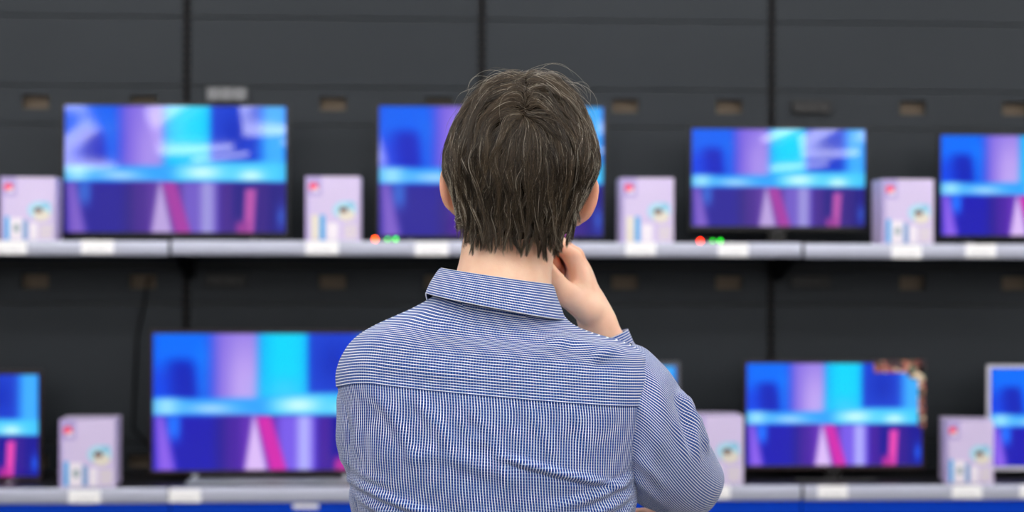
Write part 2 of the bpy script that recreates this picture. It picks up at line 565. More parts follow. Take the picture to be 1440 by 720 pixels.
def sticker_material():
    m = bpy.data.materials.new('mottled sticker print')
    m.use_nodes = True
    nt = m.node_tree
    b = nt.nodes['Principled BSDF']
    tc = nt.nodes.new('ShaderNodeTexCoord')
    vo = nt.nodes.new('ShaderNodeTexVoronoi')
    vo.inputs['Scale'].default_value = 70
    nt.links.new(tc.outputs['Object'], vo.inputs['Vector'])
    sep = nt.nodes.new('ShaderNodeSeparateColor')
    nt.links.new(vo.outputs['Color'], sep.inputs['Color'])
    cr = nt.nodes.new('ShaderNodeValToRGB')
    cr.color_ramp.interpolation = 'CONSTANT'
    e = cr.color_ramp.elements
    e[0].position, e[0].color = 0.0, L4((70, 40, 44))
    e[1].position, e[1].color = 0.86, L4((214, 190, 160))
    for p_, c_ in ((0.22, (150, 74, 70)), (0.4, (186, 110, 90)), (0.55, (60, 42, 60)), (0.7, (120, 92, 60)), (0.78, (28, 70, 66))):
        q = e.new(p_)
        q.color = L4(c_)
    nt.links.new(sep.outputs['Red'], cr.inputs['Fac'])
    nt.links.new(cr.outputs['Color'], b.inputs['Base Color'])
    b.inputs['Roughness'].default_value = 0.35
    return m


bm = NB()
s_ = 6.2 / F
zT = z1 + 3 * s_
xR = hw + 3 * s_
box(bm, xR - 74 * s_, xR, -0.0078, -0.0066, zT - 17 * s_, zT)
box(bm, xR - 10 * s_, xR, -0.0079, -0.0067, zT - 96 * s_, zT)
disc(bm, xR - 14 * s_, -0.0079, -0.0067, zT - 14 * s_, 13 * s_, 13 * s_)
st = bm_obj('promotional_sticker', bm, sticker_material(), tv)
bm_obj('green_leaf_print', disc(NB(), xR - 18 * s_, -0.0086, -0.0081, zT - 12 * s_, 5 * s_, 5 * s_), mat('dark green print', (20, 84, 66), 0.4), st)
bm_obj('cream_print', disc(NB(), xR - 9 * s_, -0.0086, -0.0081, zT - 22 * s_, 6 * s_, 4 * s_), mat('cream print', (226, 208, 176), 0.4), st)

# ------------------------------------------------------------------ small alarm units with lights
m_red = mat('red light', (255, 40, 14), 0.4, emit=22)
m_orange = mat('orange light', (255, 70, 0), 0.4, emit=22)
m_green = mat('green light', (0, 190, 20), 0.4, emit=9)
for px, py, zd, c, lb in ((541, 338, Zup[1], m_orange, 'small black alarm box with orange light under the television behind the man'),
                          (998, 339, Zup[2], m_red, 'small black alarm box with red light under the television right of the man')):
    p = at(px, py, RAILY + 0.028)
    t = empty('alarm_unit', (p.x, RAILY + 0.028, zd), lb, 'alarm', 'alarm boxes at the shelf edge')
    bm_obj('casing', box(NB(), -0.056, 0.056, 0, 0.05, -0.0035, 0.0125, 0.002), m_matt, t)
    for dx, r_, mm in ((-0.038, 0.0058, c), (0.012, 0.0042, m_green), (0.043, 0.0056, m_green)):
        bm = NB()
        bmesh.ops.create_uvsphere(bm, u_segments=14, v_segments=8, radius=r_)
        bmesh.ops.translate(bm, verts=bm.verts, vec=(dx, -0.0015, 0.0075))
        bm_obj('indicator_light', bm, mm, t, smooth=True)

# cable behind the lower left sets
a, b = at(207, 392, WALLY - 0.012), at(193, 470, WALLY - 0.012)
bm = NB()
ps = [(a.x + 0.01, WALLY + 0.02, a.z), (a.x, WALLY - 0.012, a.z - 0.005), (a.x - 0.012, WALLY - 0.014, a.z - 0.1), (b.x, WALLY - 0.012, b.z), (b.x - 0.02, WALLY - 0.013, b.z - 0.4),
      (b.x + 0.1, WALLY - 0.014, Zlo[0] + 0.06), (b.x + 0.2, WALLY - 0.03, Zlo[0] + 0.005)]
tube(bm, ps, 0.0055)
bm_obj('power_cable', bm, m_upright, label='black cable hanging from the wall slot behind the lower left box', cat='cable', smooth=True)

# ------------------------------------------------------------------ lavender product boxes
m_box = mat('lavender carton', (208, 194, 230), 0.45, noise=0.03, nscale=8)
m_box2 = mat('violet print', (176, 160, 214), 0.45)
m_pink = mat('pink red emblem', (240, 58, 104), 0.4)
m_sky = mat('sky blue print', (60, 168, 228), 0.4)
m_pblue = mat('pale blue print', (168, 214, 234), 0.4)
m_cream = mat('cream paper print', (226, 220, 208), 0.45)
m_brown = mat('brown print', (112, 78, 64), 0.5)
m_pwhite = mat('white paper print', (236, 230, 240), 0.45)


def product_box(x0, x1, ytop, zdeck, label, grp, variant=0, rot=0.0, front=6.045):
    s = front / F
    w = (x1 - x0) * s
    p = at((x0 + x1) / 2, ytop, front)
    h = p.z - zdeck
    t = empty('product_box', (p.x, front, zdeck), label, 'box', grp)
    t.rotation_euler.z = rot
    d = 0.15
    bm_obj('carton', box(NB(), -w / 2, w / 2, 0, d, -0.0036, h, 0.0015), m_box, t)

    def U(u):
        return -w / 2 + u * w

    def Vv(v):
        return h - v * h

    def rect(name, m, a, b, c, e, lay=0):
        y = -0.0012 - 0.0012 * lay
        bm_obj(name, box(NB(), U(a), U(b), y, y + 0.0011, Vv(e), Vv(c)), m, t)

    def oval(name, m, u, v, ru, rv, lay=1):
        y = -0.0012 - 0.0012 * lay
        return bm_obj(name, disc(NB(), U(u), y, y + 0.0011, Vv(v), ru * w, rv * h), m, t)

    rect('violet_block', m_box2, 0.0, 0.30, 0.0, 0.30)
    rect('side_band', m_box2, 0.0, 0.06, 0.3, 1.0)
    oval('red_emblem', m_pink, 0.15, 0.16, 0.085, 0.06)
    oval('emblem_dot', m_pwhite, 0.19, 0.215, 0.06, 0.03, 2)
    oval('picture_sky', m_pblue, 0.72, 0.52, 0.22, 0.14)
    oval('picture_cap', mat('light blue print', (140, 200, 226), 0.4), 0.83, 0.44, 0.09, 0.055, 2)
    oval('picture_face', m_cream, 0.76, 0.60, 0.15, 0.09, 3)
    oval('picture_hair', m_brown, 0.70, 0.52, 0.08, 0.045, 4)
    if variant == 0:
        rect('cream_strip', m_cream, 0.10, 0.25, 0.60, 0.985)
        rect('blue_strip', m_sky, 0.265, 0.36, 0.60, 0.985)
        rect('picture_panel', m_pwhite, 0.40, 0.60, 0.72, 0.985)
    else:
        rect('blue_strip', m_sky, 0.08, 0.165, 0.62, 0.985)
        rect('picture_panel', m_pwhite, 0.18, 0.40, 0.64, 0.985)
        rect('blue_strip', mat('dusty blue print', (110, 160, 206), 0.4), 0.415, 0.50, 0.68, 0.985)
        rect('white_strip', m_pwhite, 0.54, 0.68, 0.72, 0.985)
        oval('product_picture', mat('grey blue print', (150, 170, 176), 0.5), 0.30, 0.80, 0.06, 0.06, 1)
    for k in range(4):
        rect('printed_line', m_cream, 0.72, 0.95, 0.76 + 0.055 * k, 0.785 + 0.055 * k)


gb = 'lavender product boxes'
product_box(2, 76, 249, Zup[0], 'lavender box at the far left of the upper shelf', gb, 1, R(4))
product_box(430, 506, 248, Zup[1], 'lavender box on the upper shelf between the two televisions on the left', gb, 0)
product_box(873, 948, 250, Zup[2], 'lavender box on the upper shelf just right of the man\'s head', gb, 0)
product_box(1240, 1314, 252, Zup[3], 'lavender box on the upper shelf between the two televisions on the right', gb, 1)
product_box(85, 161, 590, Zlo[0], 'lavender box standing on the lower shelf at left', gb, 1, R(3))
product_box(968, 1046, 585, Zlo[2], 'lavender box on the lower shelf partly behind the man\'s elbow', gb, 0)
product_box(1330, 1397, 592, Zlo[3], 'lavender box on the lower shelf at right turned to show its left side', gb, 1, R(-9))

# ------------------------------------------------------------------ lamps
m_lamp = mat('lit lamp diffuser', (255, 252, 250), 0.5, emit=13.0)
m_house = mat('white lamp housing', (230, 230, 230), 0.5)
lamp_src = None
for yy in (5.0, 3.0, 1.0, -1.0, -3.2, -5.6, -8.2, -11.0, -14.0):
    for k, xx in enumerate((-7.6, -5.1, -2.6, -0.1, 2.4, 4.9, 7.4)):
        x = xx + 0.5 * (abs(int(yy * 10)) % 3)
        if lamp_src is None:
            lamp_src = t = empty('ceiling_lamp', (x, yy, RZ), 'long white ceiling lamp lit above the shop floor', 'lamp', 'rows of ceiling lamps')
            h_ = bm_obj('lamp_housing', box(NB(), -0.72, 0.72, -0.11, 0.11, -0.06, 0.0, 0.004), m_house, t)
            d_ = bm_obj('diffuser', box(NB(), -0.69, 0.69, -0.09, 0.09, -0.19, -0.0605, 0.003), m_lamp, t)
        else:
            t = lamp_src.copy()
            COL.objects.link(t)
            t.location = (x, yy, RZ)
            for c in (h_, d_):
                cc = c.copy()
                COL.objects.link(cc)
                cc.parent = t

# ------------------------------------------------------------------ the man
DM = 1.95                                  # distance of his frontal plane
fwd = Vector((math.sin(YAW), math.cos(YAW), 0))


def M(px, py, y=0.0):
    """photo pixel to the man's own frame (x right, y forward, z up), y metres beyond his frontal plane"""
    s = (DM + y) / F
    return np.array([(px - 720) * s, y, CAMZ + (360 - py) * s])


def curve(tab, q):
    """smooth cubic through the rows of a table; first column is the key"""
    tab = np.asarray(tab, float)
    x = tab[:, 0]
    q = np.asarray(q, float)
    out = []
    for c in range(1, tab.shape[1]):
        y = tab[:, c]
        d = np.diff(y) / np.diff(x)
        m = np.concatenate([[d[0]], (d[1:] + d[:-1]) / 2, [d[-1]]])
        flat = np.concatenate([[False], d[1:] * d[:-1] <= 0, [False]])
        m[flat] = 0
        i = np.clip(np.searchsorted(x, q) - 1, 0, len(x) - 2)
        h = x[i + 1] - x[i]
        t = np.clip((q - x[i]) / h, 0, 1)
        out.append((2 * t ** 3 - 3 * t ** 2 + 1) * y[i] + (t ** 3 - 2 * t ** 2 + t) * h * m[i] +
                   (-2 * t ** 3 + 3 * t ** 2) * y[i + 1] + (t ** 3 - t ** 2) * h * m[i + 1])
    return out


def spow(a, e):
    return np.sign(a) * np.abs(a) ** e


TOR = [  # photo row, left, right, back, front
    (392, 634, 772, -0.070, 0.050),
    (408, 626, 778, -0.074, 0.055),
    (422, 606, 783, -0.078, 0.060),
    (434, 584, 786, -0.083, 0.066),
    (446, 558, 792, -0.089, 0.072),
    (458, 532, 806, -0.095, 0.080),
    (470, 511, 834, -0.101, 0.088),
    (482, 497, 876, -0.108, 0.096),
    (495, 488, 902, -0.112, 0.104),
    (510, 481, 908, -0.116, 0.110),
    (530, 477, 914, -0.120, 0.116),
    (560, 481, 914, -0.124, 0.120),
    (600, 487, 906, -0.125, 0.122),
    (640, 491, 900, -0.123, 0.122),
    (670, 497, 896, -0.119, 0.120),
    (700, 504, 894, -0.115, 0.118),
    (760, 520, 886, -0.106, 0.114),
    (840, 530, 880, -0.100, 0.112),
    (900, 528, 884, -0.104, 0.114),
    (990, 516, 898, -0.116, 0.116)]


# ---------------- body: one signed-distance volume, one continuous mesh
class Field:
    def __init__(s, lo, hi, h):
        s.lo, s.h = np.array(lo, float), h
        s.n = np.ceil((np.array(hi) - s.lo) / h).astype(int)
        s.a = np.full(s.n, 0.06, np.float32)

    def _sub(s, lo, hi):
        i0 = np.clip(np.floor((np.asarray(lo) - s.lo) / s.h).astype(int), 0, s.n)
        i1 = np.clip(np.ceil((np.asarray(hi) - s.lo) / s.h).astype(int) + 1, 0, s.n)
        ax = [s.lo[k] + s.h * np.arange(i0[k], i1[k], dtype=np.float32) for k in range(3)]
        P = np.stack(np.meshgrid(*ax, indexing='ij'), -1).astype(np.float32)
        return tuple(slice(i0[k], i1[k]) for k in range(3)), P

    def _mix(s, sl, d, k, cut=False):
        a = s.a[sl]
        if cut:                              # smooth subtraction
            d = -d
            hh = np.clip(0.5 - 0.5 * (a - d) / k, 0, 1)
            s.a[sl] = a + (d - a) * hh + k * hh * (1 - hh)
        else:
            hh = np.clip(0.5 + 0.5 * (a - d) / k, 0, 1)
            s.a[sl] = a + (d - a) * hh - k * hh * (1 - hh)

    def cone(s, p, q, r1, r2, k=0.012, flat=None):
        """round cone between two points; flat=(axis, scale) squeezes it across one axis"""
        p, q = np.asarray(p, float), np.asarray(q, float)
        r = max(r1, r2) + k + 0.014
        if flat is not None:
            r *= max(1.0, flat[1])
        sl, P = s._sub(np.minimum(p, q) - r, np.maximum(p, q) + r)
        ba = q - p
        t = np.clip(((P - p) @ ba.astype(np.float32)) / max(ba @ ba, 1e-9), 0, 1)
        D = P - (p + t[..., None] * ba)
        if flat is not None:
            n = np.asarray(flat[0], float)
            n = (n / np.linalg.norm(n)).astype(np.float32)
            c = D @ n
            D = D + (c * (1 / flat[1] - 1))[..., None] * n
        d = np.linalg.norm(D, axis=-1) - (r1 + (r2 - r1) * t)
        s._mix(sl, d.astype(np.float32), k)

    def ball(s, c, rad, k=0.012, rot=None, cut=False):
        c, rad = np.asarray(c, float), np.asarray(rad, float)
        r = rad.max() + k + 0.014
        sl, P = s._sub(c - r, c + r)
        D = (P - c).astype(np.float32)
        if rot is not None:
            D = D @ np.asarray(rot, np.float32)        # world to local (rows are local axes transposed)
        kk = np.linalg.norm(D / rad, axis=-1)
        k2 = np.linalg.norm(D / (rad * rad), axis=-1)
        d = kk * (kk - 1) / np.maximum(k2, 1e-6)
        s._mix(sl, d.astype(np.float32), k, cut)

    def keep_inside(s):
        """trim what has been built so far to just under the shirt"""
        sl, P = s._sub((-0.33, -0.17, CAMZ + (360 - 985) * DM / F), (0.36, 0.33, CAMZ + (360 - 426) * DM / F))
        Lx, Rx, yb, yf = curve(TOR, 360 - (P[0, 0, :, 2] - CAMZ) / (DM / F))
        cx, a = ((Lx + Rx) / 2 - 720) * DM / F, (Rx - Lx) / 2 * DM / F
        dx = np.abs(P[..., 0] - cx) / a
        dy = np.where(P[..., 1] < 0, P[..., 1] / yb, P[..., 1] / yf)
        g = (dx ** 2.5 + np.abs(dy) ** 2.5) ** 0.4
        d = ((g - 1) * np.minimum(a, -yb) + 0.010).astype(np.float32)
        s.a[sl] = np.maximum(s.a[sl], d)

    def mesh(s):
        g = vdb.FloatGrid(background=0.06)
        g.copyFromArray(s.a)
        pts, tris, quads = g.convertToPolygons(isovalue=0.0, adaptivity=0.0)
        V = np.asarray(pts) * s.h + s.lo
        return V, np.asarray(quads)[:, ::-1]


def smooth_mesh(V, Q, it=2, lam=0.5):
    n = len(V)
    e = np.concatenate([Q[:, [0, 1]], Q[:, [1, 2]], Q[:, [2, 3]], Q[:, [3, 0]]])
    for k in range(it):
        S = np.zeros_like(V)
        c = np.zeros(n)
        for i in range(3):
            S[:, i] = np.bincount(e[:, 0], V[e[:, 1], i], n) + np.bincount(e[:, 1], V[e[:, 0], i], n)
        c = np.bincount(e[:, 0], minlength=n) + np.bincount(e[:, 1], minlength=n)
        V = V + lam * (S / np.maximum(c, 1)[:, None] - V)
    return V


TILT = R(4.8)                                # head leans to his right
HC = M(733, 225, 0.025)                      # head centre
RH = np.array([[math.cos(TILT), 0, -math.sin(TILT)], [0, 1, 0], [math.sin(TILT), 0, math.cos(TILT)]])   # columns are not used; rows map local to frame


def H(x, y, z):
    c, s = math.cos(TILT), math.sin(TILT)
    return HC + np.array([x * c + z * s, y, -x * s + z * c])


HR = np.array([[math.cos(TILT), 0, math.sin(TILT)], [0, 1, 0], [-math.sin(TILT), 0, math.cos(TILT)]])    # local to frame


def rotm(ax, a):
    return np.array(Matrix.Rotation(a, 3, ax))


fb = Field((-0.33, -0.17, -0.005), (0.36, 0.33, 1.78), 0.0025)
# head
fb.ball(H(0, -0.002, 0.012), (0.077, 0.094, 0.088), 0.01, HR)
fb.ball(H(0, 0.038, -0.028), (0.064, 0.064, 0.088), 0.02, HR)
for s in (-1, 1):
    fb.cone(H(s * 0.055, 0.012, -0.055), H(s * 0.018, 0.083, -0.100), 0.026, 0.018, 0.02)
    fb.ball(H(s * 0.043, 0.074, -0.030), (0.022, 0.020, 0.018), 0.016, HR)
    fb.cone(H(s * 0.046, 0.088, 0.016), H(s * 0.012, 0.100, 0.012), 0.008, 0.009, 0.012)
fb.cone(H(0, 0.088, -0.104), H(0, 0.090, -0.098), 0.020, 0.018, 0.016)
for s in (-1, 1):
    fb.ball(H(s * 0.032, 0.104, -0.003), (0.016, 0.012, 0.011), 0.010, HR, cut=True)
    fb.ball(H(s * 0.032, 0.0865, -0.003), (0.0135, 0.0125, 0.0125), 0.004, HR)
    fb.cone(H(s * 0.045, 0.093, 0.0025), H(s * 0.020, 0.098, 0.0015), 0.0048, 0.0048, 0.004)
fb.cone(H(0, 0.099, 0.004), H(0, 0.120, -0.036), 0.007, 0.0095, 0.010)
fb.ball(H(0, 0.119, -0.038), (0.011, 0.010, 0.009), 0.006, HR)
for s in (-1, 1):
    fb.ball(H(s * 0.012, 0.108, -0.042), (0.0075, 0.010, 0.007), 0.006, HR)
fb.ball(H(0, 0.096, -0.066), (0.023, 0.0105, 0.0055), 0.005, HR)
fb.ball(H(0, 0.095, -0.077), (0.020, 0.0105, 0.0065), 0.005, HR)
fb.ball(H(0, 0.110, -0.0715), (0.024, 0.006, 0.0012), 0.003, HR, cut=True)
# ears
for s in (-1, 1):
    er = HR @ rotm('Y', s * R(15)) @ rotm('Z', s * R(36)) @ rotm('X', R(-12))
    c = H(s * 0.0895, 0.008, -0.043)
    fb.ball(c, (0.0080, 0.020, 0.032), 0.006, er)
    fb.ball(H(s * 0.0795, 0.014, -0.068), (0.0065, 0.010, 0.012), 0.007, er)
    fb.ball(c + HR @ np.array([s * 0.0075, 0.006, 0.002]), (0.006, 0.010, 0.018), 0.005, er, cut=True)
# neck and trunk
fb.cone(M(719, 318, 0.012), M(706, 412, -0.006), 0.059, 0.060, 0.015)
fb.cone(M(706, 412, -0.008), M(698, 480, -0.01), 0.058, 0.078, 0.015)
fb.cone(M(560, 505, 0.0), M(698, 478, -0.02), 0.042, 0.05, 0.015)
fb.cone(M(845, 520, 0.0), M(706, 482, -0.02), 0.042, 0.05, 0.015)
for px0, px1, py, r in ((585, 800, 570, 0.095), (590, 795, 650, 0.093), (600, 800, 740, 0.088), (605, 805, 830, 0.085), (605, 808, 930, 0.088)):
    fb.cone(M(px0, py, 0.0), M(px1, py, 0.0), r, r, 0.05)
    if py < 930:
        fb.cone(M(700, py, 0.0), M(702, py + 95, 0.0), r, r, 0.05)
fb.keep_inside()
# legs
LEG = {}
for s, px in ((-1, 618), (1, 792)):
    hip, knee, ank = M(px, 960, 0.0), M(px + s * 6, 1430, 0.015), M(px + s * 10, 1930, -0.02)
    ank[2] = 0.085
    knee[2] = 0.50
    LEG[s] = (hip, knee, ank)
    fb.cone(hip, knee, 0.080, 0.054, 0.03)
    fb.cone(knee, ank, 0.054, 0.038, 0.03)
    fb.cone(ank + np.array([0, -0.02, -0.04]), ank + np.array([s * 0.01, 0.15, -0.055]), 0.030, 0.024, 0.02)
# right arm, raised to the chin
RS, RE, RW = M(878, 585, 0.012), M(966, 678, 0.212), M(839, 450, 0.168)
fb.cone(RS, M(925, 622, 0.045), 0.040, 0.036, 0.01)
fb.cone(M(925, 622, 0.045), M(958, 660, 0.115), 0.036, 0.033, 0.01)
fb.cone(M(958, 660, 0.115), RE, 0.033, 0.029, 0.01)
RF = RW + (RE - RW) * 0.30
fb.cone(RE, RF, 0.030, 0.029, 0.01)
fb.cone(RF, RW, 0.029, 0.0245, 0.015, flat=(np.array([0.9, 0.1, 0.4]), 0.92))
# right hand: index side towards the viewer, the back of the hand to the right
mcp = [M(806, 363, 0.142), M(809, 360, 0.163), M(808, 363, 0.183), M(804, 372, 0.200)]
base = [M(832, 433, 0.150), M(834, 432, 0.163), M(833, 433, 0.176), M(830, 436, 0.187)]
for k in range(4):
    fb.cone(base[k], mcp[k], 0.0165, 0.0125, 0.010)
fb.cone(RW, M(830, 428, 0.166), 0.0245, 0.021, 0.014)
fb.ball(M(815, 405, 0.170), (0.020, 0.034, 0.036), 0.012)
pip = [M(785, 344, 0.158), M(782, 338, 0.180), M(780, 342, 0.198), M(780, 353, 0.212)]
dip = [M(760, 346, 0.146), M(768, 354, 0.176), M(770, 359, 0.192), M(773, 368, 0.205)]
tip = [M(746, 352, 0.131), M(782, 371, 0.164), M(786, 377, 0.179), M(788, 384, 0.192)]
for k in range(4):
    r = (0.0098, 0.0102, 0.0096, 0.0083)[k]
    fb.cone(mcp[k], pip[k], r + 0.0018, r, 0.004)
    fb.cone(pip[k], dip[k], r, r * 0.92, 0.003)
    fb.cone(dip[k], tip[k], r * 0.92, r * 0.8, 0.003)
fb.cone(M(824, 434, 0.140), M(799, 415, 0.122), 0.0195, 0.0165, 0.012)       # ball of the thumb
fb.cone(M(799, 415, 0.122), M(783, 396, 0.120), 0.0140, 0.0118, 0.008)
fb.cone(M(783, 396, 0.120), M(770, 374, 0.124), 0.0118, 0.0088, 0.005)
# left arm, folded under the right one
LS, LE, LW = M(526, 562, 0.014), M(550, 752, 0.112), M(806, 752, 0.205)
fb.cone(LS, M(519, 642, 0.032), 0.032, 0.030, 0.008)
fb.cone(M(519, 642, 0.032), M(533, 724, 0.078), 0.030, 0.028, 0.008)
fb.cone(M(533, 724, 0.078), LE, 0.028, 0.027, 0.008)
fb.cone(LE, M(615, 752, 0.163), 0.027, 0.029, 0.008)
fb.cone(M(615, 752, 0.163), LW, 0.029, 0.025, 0.008)
lm = [M(880, 726, 0.190), M(880, 742, 0.190), M(878, 757, 0.188), M(874, 771, 0.185)]
for k in range(4):
    b0 = LW + (lm[k] - LW) * 0.15
    fb.cone(b0, lm[k], 0.0165, 0.0125, 0.010)
    r = (0.0096, 0.0100, 0.0095, 0.0082)[k]
    p1 = lm[k] + np.array([0.036, -0.012, 0.006])
    p2 = p1 + np.array([0.013, -0.020, 0.006])
    p3 = p2 + np.array([0.000, -0.018, 0.004])
    fb.cone(lm[k], p1, r + 0.0015, r, 0.004)
    fb.cone(p1, p2, r, r * 0.92, 0.003)
    fb.cone(p2, p3, r * 0.92, r * 0.8, 0.003)
fb.cone(LW + np.array([0.01, -0.005, 0.015]), M(850, 712, 0.18), 0.018, 0.012, 0.01)
fb.cone(M(850, 712, 0.18), M(872, 700, 0.172), 0.0115, 0.009, 0.005)
V, Q = fb.mesh()
V = smooth_mesh(V, Q, 2, 0.5)
del fb


def skin_material():
    m = bpy.data.materials.new('fair skin')
    m.use_nodes = True
    nt = m.node_tree
    b = nt.nodes['Principled BSDF']
    tc = nt.nodes.new('ShaderNodeTexCoord')
    n1 = nt.nodes.new('ShaderNodeTexNoise')
    n1.inputs['Scale'].default_value = 28
    n1.inputs['Detail'].default_value = 5
    cr = nt.nodes.new('ShaderNodeValToRGB')
    cr.color_ramp.elements[0].position = 0.3
    cr.color_ramp.elements[0].color = L4((236, 186, 156))
    cr.color_ramp.elements[1].position = 0.7
    cr.color_ramp.elements[1].color = L4((246, 208, 180))
    nt.links.new(tc.outputs['Object'], n1.inputs['Vector'])
    nt.links.new(n1.outputs['Fac'], cr.inputs['Fac'])
    fl = nt.nodes.new('ShaderNodeAttribute')
    fl.attribute_name = 'flush'
    mx = nt.nodes.new('ShaderNodeMix')
    mx.data_type = 'RGBA'
    mx.inputs['B'].default_value = L4((226, 128, 92))
    nt.links.new(fl.outputs['Fac'], mx.inputs['Factor'])
    nt.links.new(cr.outputs['Color'], mx.inputs['A'])
    nt.links.new(mx.outputs['Result'], b.inputs['Base Color'])
    b.inputs['Roughness'].default_value = 0.48
    b.inputs['Specular IOR Level'].default_value = 0.4
    b.inputs['Subsurface Weight'].default_value = 0.35
    b.inputs['Subsurface Radius'].default_value = (1.0, 0.35, 0.2)
    b.inputs['Subsurface Scale'].default_value = 0.006
    n2 = nt.nodes.new('ShaderNodeTexNoise')
    n2.inputs['Scale'].default_value = 420
    n2.inputs['Detail'].default_value = 3
    bp = nt.nodes.new('ShaderNodeBump')
    bp.inputs['Strength'].default_value = 0.25
    bp.inputs['Distance'].default_value = 0.0006
    nt.links.new(tc.outputs['Object'], n2.inputs['Vector'])
    nt.links.new(n2.outputs['Fac'], bp.inputs['Height'])
    nt.links.new(bp.outputs['Normal'], b.inputs['Normal'])
    return m


man = np_obj('person', V, Q, skin_material(), label='man seen from behind in a blue checked shirt, hand raised to his chin', cat='person')
fz = np.zeros(len(V))
for c_, r_, w_ in ((H(0.097, 0, -0.045), 0.03, 0.5), (H(-0.097, 0, -0.045), 0.03, 0.45), (M(790, 366, 0.165), 0.03, 0.6), (H(0, 0.105, -0.072), 0.02, 0.5)):
    fz = np.maximum(fz, w_ * np.exp(-(np.linalg.norm(V - c_, axis=1) / r_) ** 4))
man.data.attributes.new('flush', 'FLOAT', 'POINT').data.foreach_set('value', fz.astype(np.float32))
man.location = fwd * DM
man.rotation_euler.z = -YAW

# eyes
m_eye = mat('eye white', (232, 228, 222), 0.15)
m_iris = mat('dark iris', (52, 40, 30), 0.1)
for s in (-1, 1):
    bm = NB()
    bmesh.ops.create_uvsphere(bm, u_segments=20, v_segments=14, radius=0.0118)
    c = H(s * 0.032, 0.0885, -0.0035)
    bmesh.ops.translate(bm, verts=bm.verts, vec=c)
    e = bm_obj('eye', bm, m_eye, man, smooth=True)
    bm = NB()
    bmesh.ops.create_uvsphere(bm, u_segments=16, v_segments=10, radius=0.0056)
    bmesh.ops.scale(bm, verts=bm.verts, vec=(1, 0.35, 1))
    bmesh.ops.translate(bm, verts=bm.verts, vec=c + np.array([0, 0.0108, 0]))
    bm_obj('iris', bm, m_iris, e, smooth=True)

# ---------------- checked cloth


def check_material(name, strong):
    """fine check woven in the cloth: 'strong' is the thread direction that shows whiter"""
    m = bpy.data.materials.new(name)
    m.use_nodes = True
    nt = m.node_tree
    N, K = nt.nodes.new, nt.links.new
    b = nt.nodes['Principled BSDF']
    uv = N('ShaderNodeUVMap')
    uv.uv_map = 'cloth'
    sep = N('ShaderNodeSeparateXYZ')
    K(uv.outputs['UV'], sep.inputs['Vector'])

    def mth(op, a, bb=None):
        n = N('ShaderNodeMath')
        n.operation = op
        for i, q in enumerate((a, bb)):
            if q is None:
                continue
            if isinstance(q, (int, float)):
                n.inputs[i].default_value = q
            else:
                K(q, n.inputs[i])
        return n.outputs[0]

    def stripe(o, pitch, wd):
        return mth('LESS_THAN', mth('FRACT', mth('DIVIDE', o, pitch)), wd)

    P = 0.00345
    su = stripe(sep.outputs['X'], P, 0.25)
    sv = stripe(sep.outputs['Y'], P, 0.25)

    def mix(f, a, bb):
        n = N('ShaderNodeMix')
        n.data_type = 'RGBA'
        K(f, n.inputs['Factor'])
        for q, key in ((a, 'A'), (bb, 'B')):
            if isinstance(q, tuple):
                n.inputs[key].default_value = q
            else:
                K(q, n.inputs[key])
        return n.outputs['Result']

    blue, pale, white = L4((3, 56, 136)), L4((108, 138, 192)), L4((232, 234, 240))
    a, c = (su, sv) if strong == 'u' else (sv, su)
    col = mix(a, mix(c, blue, pale), white)
    K(col, b.inputs['Base Color'])
    b.inputs['Roughness'].default_value = 0.75
    b.inputs['Specular IOR Level'].default_value = 0.25
    b.inputs['Sheen Weight'].default_value = 0.15
    return m


c_body = check_material('blue checked cotton', 'u')
c_yoke = check_material('blue checked cotton cut across', 'v')

def torso(phi, py, extra=0.0):
    Lx, Rx, yb, yf = curve(TOR, py)
    s = DM / F
    cx = ((Lx + Rx) / 2 - 720) * s
    a = (Rx - Lx) / 2 * s + extra
    n = 2.5
    sn, cs = np.sin(phi), np.cos(phi)
    x = cx + a * spow(sn, 2 / n)
    y = np.where(cs > 0, (yb - extra) * np.abs(cs) ** (2 / n), (yf + extra) * np.abs(cs) ** (2 / n))
    z = CAMZ + (360 - py) * s
    return np.stack([x, y, z], -1)


def seam_py(x_px):
    return 524 + (x_px - 490) * 0.088 + 15 * np.clip((540 - x_px) / 60, 0, 1.2) ** 2


FOLDS = [  # polyline in photo pixels, height (m), half width (px)
    ([(700, 622), (740, 634), (790, 648), (840, 661), (897, 679)], 0.0055, 5),
    ([(560, 628), (620, 622), (690, 640), (760, 668)], 0.0020, 10),
    ([(482, 664), (530, 676), (585, 694), (640, 708)], 0.0055, 6),
    ([(486, 684), (540, 700), (600, 718)], 0.0045, 6),
    ([(484, 640), (520, 655), (570, 668)], 0.0025, 6),
    ([(902, 652), (868, 668), (820, 684), (760, 694)], 0.0045, 6),
    ([(900, 676), (860, 694), (810, 708)], 0.0045, 6),
    ([(900, 694), (870, 712), (840, 726)], 0.0040, 5),
    ([(528, 536), (560, 570), (590, 620), (600, 660)], 0.0024, 9),
    ([(585, 540), (625, 585), (650, 640)], 0.0022, 9),
    ([(650, 548), (690, 590), (712, 640), (716, 690)], 0.0024, 9),
    ([(735, 552), (765, 600), (780, 640)], 0.0018, 9),
    ([(800, 556), (815, 600), (820, 640)], 0.0016, 9),
    ([(640, 560), (670, 600), (700, 612)], 0.0016, 8),
    ([(500, 560), (512, 600), (508, 640)], 0.0030, 7),
    ([(660, 700), (720, 712), (790, 716), (850, 730)], 0.0030, 7),
    ([(520, 730), (600, 742), (700, 748), (820, 744)], 0.0035, 8),
    ([(760, 478), (800, 476), (840, 486), (880, 500)], 0.0040, 9),
    ([(820, 500), (850, 488), (880, 486)], 0.0030, 7),
    ([(560, 470), (620, 462), (700, 470)], 0.0016, 10),
    ([(500, 512), (560, 506), (640, 516), (760, 528)], 0.0014, 8)]


